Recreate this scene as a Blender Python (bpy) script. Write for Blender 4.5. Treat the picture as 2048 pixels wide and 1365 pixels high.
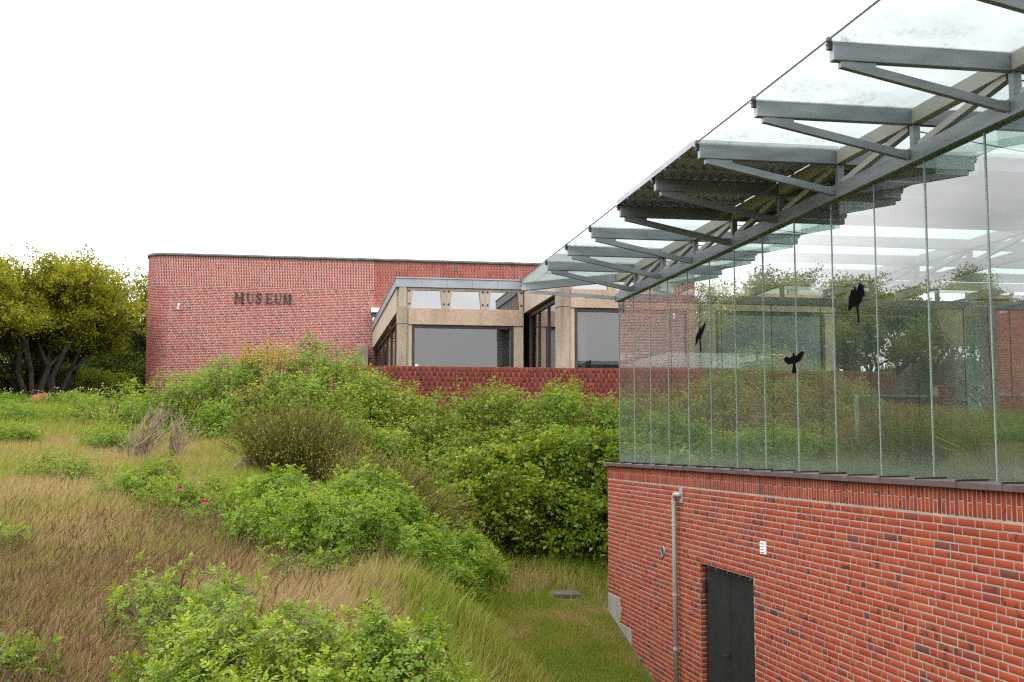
import bpy, math, random
import numpy as np
from mathutils import Vector, Matrix

S = bpy.context.scene
for o in list(bpy.data.objects):
    bpy.data.objects.remove(o)
COL = S.collection
PI = math.pi
rng = np.random.default_rng(7)
random.seed(7)

# ------------------------------------------------------------------ camera
YAW, PITCH = math.radians(9.8927), math.radians(5.1623)
FPX = 2330.0
FW = np.array([math.sin(YAW)*math.cos(PITCH), math.cos(YAW)*math.cos(PITCH), math.sin(PITCH)])
RT = np.array([math.cos(YAW), -math.sin(YAW), 0.0])
UP = np.cross(RT, FW)
cam = bpy.data.cameras.new('camera')
cam.sensor_width = 36.0
cam.lens = FPX/2048*36.0
cam.clip_start, cam.clip_end = 0.1, 3000
camo = bpy.data.objects.new('camera', cam)
COL.objects.link(camo)
camo.matrix_world = Matrix(((RT[0], UP[0], -FW[0], 0), (RT[1], UP[1], -FW[1], 0), (RT[2], UP[2], -FW[2], 0), (0, 0, 0, 1)))
S.camera = camo


def proj(P):                                     # photo pixels and depth, used only to rank pieces by size in view
    P = np.asarray(P, float)
    d = P @ FW
    return 1024+FPX*(P @ RT)/d, 682.5-FPX*(P @ UP)/d, d


# ------------------------------------------------------------------ world, sun, exposure
SUN_EL, SUN_AZ = math.radians(58), math.radians(205)     # azimuth measured from +Y clockwise
w = bpy.data.worlds.new('World')
S.world = w
w.use_nodes = True
wt = w.node_tree
wt.nodes.clear()


def nd(nt, t, ins=None, **props):
    n = nt.nodes.new(t)
    for k, v in props.items():
        setattr(n, k, v)
    for k, v in (ins or {}).items():
        if isinstance(v, bpy.types.NodeSocket):
            nt.links.new(v, n.inputs[k])
        else:
            n.inputs[k].default_value = v
    return n


KA = 0.55                                        # real base colours under a bright overcast sky


def c4(c): return (c[0], c[1], c[2], 1.0)


def ks(c, k=None):
    k = KA if k is None else k
    return tuple(a*k for a in c)


def ramp(nt, fac, stops, interp='LINEAR'):
    n = nt.nodes.new('ShaderNodeValToRGB')
    n.color_ramp.interpolation = interp
    el = n.color_ramp.elements
    while len(el) < len(stops):
        el.new(0.5)
    for e, (p, c) in zip(el, stops):
        e.position = p
        e.color = c4(c) if not isinstance(c, (int, float)) else (c, c, c, 1)
    nt.links.new(fac, n.inputs[0])
    return n.outputs[0]


def mth(nt, op, a, b=0.0, clamp=False):
    n = nt.nodes.new('ShaderNodeMath')
    n.operation = op
    n.use_clamp = clamp
    for i, v in enumerate((a, b)):
        if isinstance(v, bpy.types.NodeSocket):
            nt.links.new(v, n.inputs[i])
        else:
            n.inputs[i].default_value = v
    return n.outputs[0]


def mixc(nt, f, a, b, mode='MIX'):
    n = nt.nodes.new('ShaderNodeMix')
    n.data_type = 'RGBA'
    n.blend_type = mode
    for i, v in ((0, f), (6, a), (7, b)):
        if isinstance(v, bpy.types.NodeSocket):
            nt.links.new(v, n.inputs[i])
        else:
            n.inputs[i].default_value = v if i == 0 else c4(v)
    return n.outputs[2]


sky = nd(wt, 'ShaderNodeTexSky', sky_type='NISHITA', sun_disc=False, sun_elevation=SUN_EL, sun_rotation=SUN_AZ)
hs = nd(wt, 'ShaderNodeHueSaturation', {'Saturation': 0.35, 'Color': sky.outputs[0]})
bg1 = nd(wt, 'ShaderNodeBackground', {'Color': hs.outputs[0], 'Strength': 0.15})
tc = nd(wt, 'ShaderNodeTexCoord')
mp = nd(wt, 'ShaderNodeMapping', {'Vector': tc.outputs['Generated'], 'Scale': (1.0, 1.0, 2.6)})
cn = nd(wt, 'ShaderNodeTexNoise', {'Vector': mp.outputs[0], 'Scale': 2.2, 'Detail': 6.0, 'Roughness': 0.55})
ccol = ramp(wt, cn.outputs['Fac'], [(0.32, (0.46, 0.465, 0.485)), (0.5, (0.93, 0.935, 0.95)), (0.7, (1.12, 1.12, 1.12))])
sxyz = nd(wt, 'ShaderNodeSeparateXYZ', {'Vector': tc.outputs['Generated']})
# an overcast sky is brighter towards the zenith
grad = mth(wt, 'ADD', mth(wt, 'MULTIPLY', mth(wt, 'MAXIMUM', sxyz.outputs[2], 0.0), 4.2), 2.15)
bg2 = nd(wt, 'ShaderNodeBackground', {'Color': ccol, 'Strength': grad})
mx = nd(wt, 'ShaderNodeMixShader', {0: 0.88, 1: bg1.outputs[0], 2: bg2.outputs[0]})
wo = nd(wt, 'ShaderNodeOutputWorld', {'Surface': mx.outputs[0]})

sl = bpy.data.lights.new('sun', 'SUN')
sl.energy = 1.5
sl.angle = math.radians(22)
sl.color = (1.0, 0.96, 0.90)
so = bpy.data.objects.new('sun', sl)
COL.objects.link(so)
sd = Vector((math.sin(SUN_AZ)*math.cos(SUN_EL), math.cos(SUN_AZ)*math.cos(SUN_EL), math.sin(SUN_EL)))
so.rotation_euler = sd.to_track_quat('Z', 'Y').to_euler()

S.render.engine = 'CYCLES'
S.view_settings.view_transform = 'Standard'
S.view_settings.look = 'None'
S.view_settings.exposure = 0.1
S.view_settings.gamma = 1.0
S.view_settings.use_curve_mapping = False
S.cycles.use_denoising = False
S.cycles.pixel_filter_type = 'BLACKMAN_HARRIS'
S.cycles.filter_width = 1.25
S.cycles.use_adaptive_sampling = False
S.cycles.sample_clamp_indirect = 6.0
S.cycles.max_bounces = 9
S.cycles.diffuse_bounces = 3
S.cycles.glossy_bounces = 4
S.cycles.transmission_bounces = 6
S.cycles.transparent_max_bounces = 24
S.cycles.caustics_reflective = False
S.cycles.caustics_refractive = False


# ------------------------------------------------------------------ materials
def newmat(name):
    m = bpy.data.materials.new(name)
    m.use_nodes = True
    m.node_tree.nodes.clear()
    return m, m.node_tree


def out(nt, sh):
    nd(nt, 'ShaderNodeOutputMaterial', {'Surface': sh})


def bump(nt, h, strength=0.3, dist=0.01):
    return nd(nt, 'ShaderNodeBump', {'Height': h, 'Strength': strength, 'Distance': dist}).outputs[0]


def pos(nt): return nd(nt, 'ShaderNodeNewGeometry').outputs['Position']


def noise(nt, vec, scale, detail=3.0, rough=0.55, fac='Fac'):
    return nd(nt, 'ShaderNodeTexNoise', {'Vector': vec, 'Scale': scale, 'Detail': detail, 'Roughness': rough}).outputs[fac]


def scaled(nt, vec, sc): return nd(nt, 'ShaderNodeMapping', {'Vector': vec, 'Scale': sc}).outputs[0]


def princ(nt, color, rough=0.6, metal=0.0, spec=0.3, normal=None):
    ins = {'Base Color': color if isinstance(color, bpy.types.NodeSocket) else c4(color), 'Roughness': rough, 'Metallic': metal, 'Specular IOR Level': spec}
    if normal is not None:
        ins['Normal'] = normal
    return nd(nt, 'ShaderNodeBsdfPrincipled', ins).outputs[0]


def simple(name, c1, c2, scale=6.0, rough=0.7, metal=0.0, spec=0.3, bs=0.15, bd=0.005, stretch=(1, 1, 1), lo=0.35, hi=0.65):
    m, nt = newmat(name)
    v = scaled(nt, pos(nt), stretch)
    n = noise(nt, v, scale, 5.0, 0.6)
    if c1[0] < .7: c1, c2 = ks(c1), ks(c2)
    col = ramp(nt, n, [(lo, c1), (hi, c2)])
    out(nt, princ(nt, col, rough, metal, spec, bump(nt, noise(nt, v, scale*6, 3.0), bs, bd)))
    return m


def brick_mat(name, stops, burnt=0.5, burnt_col=(0.05, 0.028, 0.03), pale=(0.5, 0.2, 0.17), pale_amt=0.25, stain=False):
    m, nt = newmat(name)
    g = nd(nt, 'ShaderNodeNewGeometry')
    oi = nd(nt, 'ShaderNodeObjectInfo')
    r = mth(nt, 'FRACT', mth(nt, 'ADD', g.outputs['Random Per Island'], mth(nt, 'MULTIPLY', oi.outputs['Random'], 7.31)))
    stops = [(p, ks(c)) for p, c in stops]
    burnt_col, pale = ks(burnt_col), ks(pale)
    col = ramp(nt, r, stops)
    r2 = mth(nt, 'FRACT', mth(nt, 'MULTIPLY', r, 17.7))
    P = g.outputs['Position']
    n1 = noise(nt, P, 11.0, 2.0)
    f = mth(nt, 'MULTIPLY', ramp(nt, n1, [(0.52, 0.0), (0.62, 1.0)]), mth(nt, 'GREATER_THAN', r2, 1-burnt))
    col = mixc(nt, mth(nt, 'MULTIPLY', f, 0.8), col, burnt_col)
    n2 = noise(nt, scaled(nt, P, (1, 1, 1.6)), 0.9, 4.0, 0.65)
    col = mixc(nt, mth(nt, 'MULTIPLY', ramp(nt, n2, [(0.5, 0.0), (0.72, 1.0)]), pale_amt), col, pale)
    if stain:                                    # run-off stains below the coping joints
        zz = nd(nt, 'ShaderNodeSeparateXYZ', {'Vector': P}).outputs[2]
        zf = mth(nt, 'MULTIPLY', mth(nt, 'GREATER_THAN', zz, -1.2), mth(nt, 'MULTIPLY', mth(nt, 'ADD', zz, 1.15), 1.25, True), True)
        sn = noise(nt, scaled(nt, P, (1, 1, .10)), 4.6, 4, 0.65)
        col = mixc(nt, mth(nt, 'MULTIPLY', mth(nt, 'MULTIPLY', ramp(nt, sn, [(0.57, 0.0), (0.66, 1.0)]), zf), 0.6), col, (0.10, 0.028, 0.016))
    n3 = noise(nt, P, 60.0, 4.0, 0.7)
    n4 = noise(nt, scaled(nt, P, (1, 1, .5)), .8, 5, 0.7)
    col = mixc(nt, 0.5, col, mixc(nt, ramp(nt, n4, [(0.35, 0.0), (0.65, 1.0)]), (0.76, 0.74, 0.72), (1.05, 1.05, 1.05)), 'MULTIPLY')
    col = mixc(nt, 0.35, col, mixc(nt, n3, (0.35, 0.35, 0.35), (1.0, 1.0, 1.0)), 'MULTIPLY')
    out(nt, princ(nt, col, 0.78, 0, 0.25, bump(nt, n3, 0.5, 0.004)))
    return m


M = {}
M['brick'] = brick_mat('red_brick', [(0.0, (0.51, 0.066, 0.022)), (0.3, (0.565, 0.086, 0.027)), (0.55, (0.47, 0.057, 0.022)), (0.75, (0.61, 0.118, 0.033)), (0.95, (0.40, 0.06, 0.036)), (0.985, (0.26, 0.07, 0.05)), (1.0, (0.13, 0.05, 0.05))], 0.24, pale_amt=0.24, pale=(0.58, 0.15, 0.115), stain=True)
M['mortar'] = simple('pale_mortar', (0.42, 0.35, 0.28), (0.56, 0.485, 0.40), 5, 0.9, bs=0.5)
M['mbrick'] = brick_mat('museum_brick', [(0.0, (0.44, 0.06, 0.052)), (0.35, (0.52, 0.085, 0.07)), (0.6, (0.34, 0.045, 0.048)), (0.8, (0.56, 0.12, 0.075)), (0.94, (0.34, 0.042, 0.045)), (0.975, (0.19, 0.05, 0.055)), (1.0, (0.10, 0.05, 0.06))], 0.12, pale=(0.55, 0.16, 0.15), pale_amt=0.25)
M['mmortar'] = simple('museum_mortar', (0.69, 0.60, 0.52), (0.80, 0.72, 0.63), 4, 0.9)
M['dmortar'] = simple('weathered_mortar', (0.34, 0.24, 0.18), (0.55, 0.42, 0.33), 2.0, 0.9)
M['pbrick'] = brick_mat('parapet_brick', [(0.0, (0.25, 0.045, 0.03)), (0.4, (0.34, 0.062, 0.035)), (0.7, (0.20, 0.038, 0.029)), (0.97, (0.28, 0.05, 0.033)), (1.0, (0.14, 0.04, 0.035))], 0.15, pale_amt=0.0)
M['pmortar'] = simple('dark_mossy_mortar', (0.07, 0.05, 0.04), (0.2, 0.16, 0.12), 9, 0.95)
M['steel'] = simple('galvanised_steel', (0.265, 0.30, 0.34), (0.48, 0.525, 0.575), 2.6, 0.42, 0.3, 0.5, bs=0.05, stretch=(0.5, 0.5, 2.5))
M['chord'] = simple('lit_steel_chord', (0.62, 0.60, 0.54), (0.69, 0.69, 0.64), 2.0, 0.5, 0.0, 0.4, bs=0.05)  # galvanised steel too; light on its side faces is put into this cream colour
M['dsteel'] = simple('dark_bolt_steel', (0.05, 0.05, 0.055), (0.09, 0.09, 0.1), 8, 0.5, 0.5)
m_, nt_ = newmat('weathered_perforated_sheet')
n_ = noise(nt_, pos(nt_), 14, 4.0, 0.6)
c_ = ramp(nt_, n_, [(0.35, (0.40, 0.41, 0.56)), (0.65, (0.52, 0.54, 0.70))])
out(nt_, princ(nt_, c_, 0.42, 0.75, 0.5))
M['sheet'] = m_
M['coping'] = simple('brown_zinc_coping', (0.13, 0.085, 0.085), (0.19, 0.135, 0.13), 3, 0.5, 0.1)
M['seam'] = simple('coping_seam', (0.03, 0.025, 0.028), (0.06, 0.05, 0.05), 3, 0.6)
M['zinc'] = simple('grey_zinc', (0.34, 0.37, 0.42), (0.44, 0.47, 0.52), 1.2, 0.45, 0.2, 0.5, bs=0.03)
M['dzinc'] = simple('aged_roof_zinc', (0.11, 0.115, 0.10), (0.22, 0.22, 0.20), 2.5, 0.6, 0.1)
M['black'] = simple('black_door_paint', (0.018, 0.019, 0.024), (0.027, 0.029, 0.035), 5, 0.45, spec=0.4, bs=0.05)
M['dframe'] = simple('dark_brown_frame', (0.05, 0.03, 0.027), (0.075, 0.045, 0.04), 3, 0.5)
M['white'] = simple('white_plastic', (0.75, 0.75, 0.74), (0.85, 0.85, 0.84), 4, 0.5)
M['pipe'] = simple('zinc_pipe', (0.50, 0.47, 0.44), (0.66, 0.62, 0.58), 4, 0.42, 0.1, 0.5, stretch=(1, 1, .4))
M['stone'] = simple('pale_stone', (0.42, 0.34, 0.26), (0.55, 0.47, 0.38), 9, 0.9, bs=0.5)
M['slate'] = simple('dark_slab', (0.10, 0.09, 0.083), (0.16, 0.145, 0.135), 6, 0.95, spec=0.05)
M['rust'] = simple('rust_red_stone', (0.36, 0.08, 0.05), (0.48, 0.13, 0.08), 5, 0.85)
M['turq'] = simple('turquoise_plastic', (0.01, 0.3, 0.36), (0.02, 0.42, 0.48), 5, 0.4)
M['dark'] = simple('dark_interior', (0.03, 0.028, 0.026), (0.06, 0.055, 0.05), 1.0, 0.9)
M['curtain'] = simple('pale_curtain', (0.6, 0.66, 0.64), (0.75, 0.8, 0.78), 3, 0.9, stretch=(14, 14, .5))
M['letter'] = simple('dark_bronze_letter', (0.035, 0.035, 0.037), (0.07, 0.07, 0.072), 6, 0.6, 0.2)
M['bird'] = simple('black_film', (0.008, 0.008, 0.008), (0.015, 0.014, 0.013), 9, 0.95, spec=0.0)
M['bark'] = simple('oak_bark', (0.035, 0.026, 0.02), (0.085, 0.065, 0.05), 7, 0.95, bs=0.8, bd=0.02, stretch=(1, 1, .35))
M['twig'] = simple('dry_twig', (0.27, 0.19, 0.12), (0.48, 0.37, 0.25), 9, 0.9)
M['stem'] = simple('rose_stem', (0.06, 0.035, 0.022), (0.12, 0.075, 0.045), 9, 0.9)
M['petal'] = simple('magenta_petal', (0.55, 0.02, 0.14), (0.7, 0.05, 0.22), 9, 0.6)
M['crack'] = simple('crack_shadow', (0.03, 0.03, 0.028), (0.05, 0.05, 0.045), 9, 0.95)


def concrete(name, a, b, lichen=False, aggregate=0.5):
    m, nt = newmat(name)
    P = pos(nt)
    n = noise(nt, scaled(nt, P, (1, 1, .35)), 1.8, 5, 0.62)
    col = ramp(nt, n, [(0.32, ks(a)), (0.62, ks(b))])
    ag = noise(nt, P, 26.0, 3.0, 0.8)
    col = mixc(nt, aggregate, col, mixc(nt, ramp(nt, ag, [(0.38, 0.0), (0.62, 1.0)]), (0.45, 0.4, 0.36), (1.15, 1.1, 1.05)), 'MULTIPLY')
    st = noise(nt, scaled(nt, P, (3.2, 3.2, .22)), 1.6, 4, 0.6)
    col = mixc(nt, mth(nt, 'MULTIPLY', ramp(nt, st, [(0.55, 0.0), (0.72, 1.0)]), 0.3), col, (0.055, 0.046, 0.038))
    if lichen:
        lz = nd(nt, 'ShaderNodeSeparateXYZ', {'Vector': P}).outputs[2]
        band = ramp(nt, mth(nt, 'MULTIPLY', lz, 0.1), [(0.19, 1.0), (0.31, 0.0)])
        ln = ramp(nt, noise(nt, P, 5.5, 4, 0.75), [(0.52, 0.0), (0.6, 1.0)])
        col = mixc(nt, mth(nt, 'MULTIPLY', mth(nt, 'MULTIPLY', band, ln), 0.85), col, (0.32, 0.12, 0.018))
    out(nt, princ(nt, col, 0.9, 0, 0.2, bump(nt, ag, 0.5, 0.006)))
    return m


M['conc'] = concrete('exposed_concrete', (0.52, 0.385, 0.29), (0.68, 0.53, 0.415))
M['concf'] = concrete('smooth_concrete', (0.52, 0.425, 0.335), (0.64, 0.535, 0.43), aggregate=0.15)
M['concp'] = concrete('lichen_concrete', (0.27, 0.21, 0.16), (0.52, 0.43, 0.34), lichen=True)
M['conc2'] = concrete('streaked_concrete', (0.30, 0.235, 0.18), (0.56, 0.46, 0.365))
M['concg'] = concrete('grey_footing_concrete', (0.34, 0.31, 0.27), (0.46, 0.42, 0.37), aggregate=0.1)
M['concc'] = concrete('grey_column_concrete', (0.58, 0.61, 0.55), (0.69, 0.71, 0.65), aggregate=0.2)


def schlick(nt, f0):
    g = nd(nt, 'ShaderNodeNewGeometry')
    d = nd(nt, 'ShaderNodeVectorMath', {0: g.outputs['Normal'], 1: g.outputs['Incoming']}, operation='DOT_PRODUCT').outputs['Value']
    k = mth(nt, 'POWER', mth(nt, 'SUBTRACT', 1.0, mth(nt, 'ABSOLUTE', d), True), 4.0)
    return mth(nt, 'ADD', mth(nt, 'MULTIPLY', k, 1-f0), f0)


def glass_mat(name, f0=0.045, tint=(0.93, 0.965, 0.95), haze=0.0, haze_z=None):
    m, nt = newmat(name)
    P = pos(nt)
    tr0 = nd(nt, 'ShaderNodeBsdfTransparent', {'Color': (1, 1, 1, 1)}).outputs[0]
    back = nd(nt, 'ShaderNodeNewGeometry').outputs['Backfacing']
    tr = nd(nt, 'ShaderNodeBsdfTransparent', {'Color': c4(tuple(t*t for t in tint))}).outputs[0]
    gl = nd(nt, 'ShaderNodeBsdfGlossy', {'Color': (1, 1, 1, 1), 'Roughness': 0.0}).outputs[0]
    F1 = schlick(nt, f0)
    F2 = mth(nt, 'DIVIDE', mth(nt, 'MULTIPLY', F1, 2.0), mth(nt, 'ADD', F1, 1.0))      # both surfaces of the sheet together
    sh = nd(nt, 'ShaderNodeMixShader', {0: F2, 1: tr, 2: gl}).outputs[0]
    if haze_z is not None:
        z = nd(nt, 'ShaderNodeSeparateXYZ', {'Vector': P}).outputs[2]
        n = noise(nt, scaled(nt, P, (1, 1, .7)), 2.4, 5, 0.6)
        h = mth(nt, 'SUBTRACT', mth(nt, 'MULTIPLY', mth(nt, 'SUBTRACT', z, haze_z), 3.0), mth(nt, 'MULTIPLY', n, 0.55))
        h = mth(nt, 'SUBTRACT', 1.0, h, True)
        f = mth(nt, 'MULTIPLY', mth(nt, 'POWER', h, 2.4), 0.2)
        streak = ramp(nt, noise(nt, scaled(nt, P, (1.5, 1.5, .12)), 4.0, 4, 0.6), [(0.45, 0.0), (0.75, 0.05)])
        f = mth(nt, 'ADD', mth(nt, 'ADD', f, streak), haze)
        df = nd(nt, 'ShaderNodeBsdfDiffuse', {'Color': (0.34, 0.40, 0.36, 1)}).outputs[0]
        tl = nd(nt, 'ShaderNodeBsdfTranslucent', {'Color': (0.34, 0.40, 0.36, 1)}).outputs[0]
        dd = nd(nt, 'ShaderNodeMixShader', {0: 0.5, 1: df, 2: tl}).outputs[0]
        sh = nd(nt, 'ShaderNodeMixShader', {0: mth(nt, 'MULTIPLY', f, 1.25), 1: sh, 2: dd}).outputs[0]
    sh = nd(nt, 'ShaderNodeMixShader', {0: back, 1: sh, 2: tr0}).outputs[0]
    out(nt, sh)
    return m


M['glass'] = glass_mat('facade_glass', 0.08, (0.83, 0.905, 0.87), haze=0.065, haze_z=-0.28)
M['window'] = glass_mat('window_glass', 0.058, (0.5, 0.53, 0.55), haze=0.0, haze_z=1.75)
M['mirror'] = glass_mat('clerestory_glass', 0.17, (0.3, 0.3, 0.3))
M['edge'] = simple('glass_edge', (0.5, 0.62, 0.58), (0.62, 0.72, 0.68), 4, 0.2, spec=0.6)
M['joint'] = simple('dark_silicone_joint', (0.02, 0.03, 0.03), (0.035, 0.05, 0.048), 4, 0.4)


def roof_glass():
    m, nt = newmat('dirty_roof_glass')
    P = pos(nt)
    tr = nd(nt, 'ShaderNodeBsdfTransparent', {'Color': (0.85, 0.89, 0.88, 1)}).outputs[0]
    df = nd(nt, 'ShaderNodeBsdfDiffuse', {'Color': (0.27, 0.285, 0.28, 1)}).outputs[0]
    tl = nd(nt, 'ShaderNodeBsdfTranslucent', {'Color': (0.27, 0.29, 0.285, 1)}).outputs[0]
    wh = nd(nt, 'ShaderNodeMixShader', {0: 0.7, 1: df, 2: tl}).outputs[0]
    n = noise(nt, P, 1.7, 5, 0.65)
    sh = nd(nt, 'ShaderNodeMixShader', {0: ramp(nt, n, [(0.3, 0.40), (0.72, 0.54)]), 1: tr, 2: wh}).outputs[0]
    yy = nd(nt, 'ShaderNodeSeparateXYZ', {'Vector': P}).outputs[1]
    g = mth(nt, 'FRACT', mth(nt, 'DIVIDE', mth(nt, 'ADD', yy, 5.5), 1.475))       # dirt gathers along the rafters
    edge = ramp(nt, g, [(0.0, 0.35), (0.12, 0.05), (0.55, 0.1), (0.97, 1.0)])
    spots = mth(nt, 'MULTIPLY', ramp(nt, noise(nt, scaled(nt, P, (1.0, .45, 1)), 30, 5, 0.72), [(0.47, 0.0), (0.66, 1.0)]), ramp(nt, noise(nt, P, 2.6, 3, 0.6), [(0.42, 0.0), (0.70, 0.6)]))
    spots = mth(nt, 'MULTIPLY', spots, edge)
    br = nd(nt, 'ShaderNodeBsdfDiffuse', {'Color': (0.10, 0.075, 0.05, 1)}).outputs[0]
    out(nt, nd(nt, 'ShaderNodeMixShader', {0: spots, 1: sh, 2: br}).outputs[0])
    return m


M['roofglass'] = roof_glass()


def leaf_mat(name, old, mid, young, trans=0.34, rough=0.55):
    m, nt = newmat(name)
    at = nd(nt, 'ShaderNodeAttribute', attribute_name='tint').outputs['Fac']
    g = nd(nt, 'ShaderNodeNewGeometry')
    oi = nd(nt, 'ShaderNodeObjectInfo').outputs['Random']
    t = mth(nt, 'ADD', at, mth(nt, 'MULTIPLY', mth(nt, 'SUBTRACT', g.outputs['Random Per Island'], 0.5), 0.35))
    t = mth(nt, 'ADD', t, mth(nt, 'MULTIPLY', mth(nt, 'SUBTRACT', oi, 0.5), 0.12))
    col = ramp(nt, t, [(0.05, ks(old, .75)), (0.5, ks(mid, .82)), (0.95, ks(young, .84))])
    pr = princ(nt, col, rough, 0, 0.16)
    tl = nd(nt, 'ShaderNodeBsdfTranslucent', {'Color': mixc(nt, 1.0, col, (1.4, 1.5, 0.6), 'MULTIPLY')}).outputs[0]
    out(nt, nd(nt, 'ShaderNodeMixShader', {0: trans, 1: pr, 2: tl}).outputs[0])
    return m


M['rose_a'] = leaf_mat('rose_leaf_fresh', (0.055, 0.108, 0.011), (0.135, 0.205, 0.017), (0.27, 0.305, 0.032))
M['rose_b'] = leaf_mat('rose_leaf_deep', (0.05, 0.11, 0.012), (0.125, 0.205, 0.018), (0.25, 0.31, 0.033))
M['hedge'] = leaf_mat('thicket_leaf', (0.055, 0.105, 0.010), (0.135, 0.195, 0.017), (0.32, 0.33, 0.045))
M['autumn'] = leaf_mat('reddish_tip_leaf', (0.07, 0.11, 0.013), (0.20, 0.20, 0.022), (0.42, 0.25, 0.045))
M['oak'] = leaf_mat('oak_leaf', (0.05, 0.065, 0.005), (0.16, 0.165, 0.009), (0.37, 0.30, 0.014), 0.4)
M['dgreen'] = leaf_mat('dark_green_leaf', (0.02, 0.045, 0.006), (0.06, 0.09, 0.010), (0.15, 0.17, 0.018))
M['broom'] = leaf_mat('broom_twig', (0.065, 0.058, 0.016), (0.105, 0.092, 0.022), (0.165, 0.125, 0.045), 0.1, 0.8)
M['blossom'] = simple('yellow_blossom', (0.6, 0.32, 0.01), (0.75, 0.45, 0.02), 9, 0.6)


def grass_mat():
    m, nt = newmat('grass_blades')
    at = nd(nt, 'ShaderNodeAttribute', attribute_name='tint').outputs['Fac']
    g = nd(nt, 'ShaderNodeNewGeometry')
    t = mth(nt, 'ADD', at, mth(nt, 'MULTIPLY', mth(nt, 'SUBTRACT', g.outputs['Random Per Island'], 0.5), 0.12))
    col = ramp(nt, t, [(0.0, (0.07, 0.118, 0.010)), (0.2, (0.138, 0.188, 0.017)), (0.4, (0.20, 0.192, 0.03)), (0.6, (0.32, 0.22, 0.105)), (0.8, (0.135, 0.072, 0.036)), (1.0, (0.062, 0.032, 0.018))])
    pr = princ(nt, col, 0.7, 0, 0.2)
    tl = nd(nt, 'ShaderNodeBsdfTranslucent', {'Color': col}).outputs[0]
    out(nt, nd(nt, 'ShaderNodeMixShader', {0: 0.3, 1: pr, 2: tl}).outputs[0])
    return m


M['grass'] = grass_mat()


def ground_mat():
    m, nt = newmat('heath_ground')
    P = pos(nt)
    n1 = noise(nt, P, 0.55, 6, 0.65)
    n2 = noise(nt, P, 3.5, 5, 0.7)
    a = mixc(nt, ramp(nt, n2, [(0.35, 0.0), (0.65, 1.0)]), (0.04, 0.05, 0.009), (0.085, 0.09, 0.02))
    b = mixc(nt, ramp(nt, n2, [(0.35, 0.0), (0.65, 1.0)]), (0.085, 0.055, 0.028), (0.125, 0.09, 0.045))
    col = mixc(nt, ramp(nt, n1, [(0.46, 0.0), (0.64, 0.8)]), a, b)
    out(nt, princ(nt, col, 0.95, 0, 0.1, bump(nt, noise(nt, P, 22, 5, 0.7), 0.8, 0.03)))
    return m


M['ground'] = ground_mat()

# ------------------------------------------------------------------ object helpers
ORG = {}


def link(o, parent=None):
    COL.objects.link(o)
    if parent is not None:
        o.parent = parent
    return o


def tag(o, label=None, cat=None, group=None, kind=None):
    if label: o['label'] = label
    if cat: o['category'] = cat
    if group: o['group'] = group
    if kind: o['kind'] = kind
    return o


def thing(name, loc, label, cat, group=None):
    o = bpy.data.objects.new(name, None)
    o.empty_display_size = 0.2
    o.location = loc
    link(o)
    ORG[o] = np.array(loc, float)
    return tag(o, label, cat, group)


def org(p): return ORG[p] if p is not None else np.zeros(3)


def np_mesh(name, V, F, mat, attrs=None, smooth=False):
    V = np.ascontiguousarray(V, np.float32)
    F = np.ascontiguousarray(F, np.int32)
    me = bpy.data.meshes.new(name)
    k = F.shape[1]
    me.vertices.add(len(V))
    me.vertices.foreach_set('co', V.ravel())
    me.loops.add(F.size)
    me.loops.foreach_set('vertex_index', F.ravel())
    me.polygons.add(len(F))
    me.polygons.foreach_set('loop_start', np.arange(0, F.size, k, dtype=np.int32))
    me.polygons.foreach_set('loop_total', np.full(len(F), k, np.int32))
    if smooth:
        me.polygons.foreach_set('use_smooth', np.ones(len(F), bool))
    me.update(calc_edges=True)
    for an, av in (attrs or {}).items():
        a = me.attributes.new(an, 'FLOAT', 'POINT')
        a.data.foreach_set('value', np.ascontiguousarray(av, np.float32))
    me.materials.append(mat)
    return me


def np_obj(name, V, F, mat, parent=None, attrs=None, smooth=False, kind=None, label=None):
    me = np_mesh(name, np.asarray(V)-org(parent), F, mat, attrs, smooth)
    o = bpy.data.objects.new(name, me)
    link(o, parent)
    ORG[o] = org(parent)
    if kind: o['kind'] = kind
    if label: o['label'] = label
    return o


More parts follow.
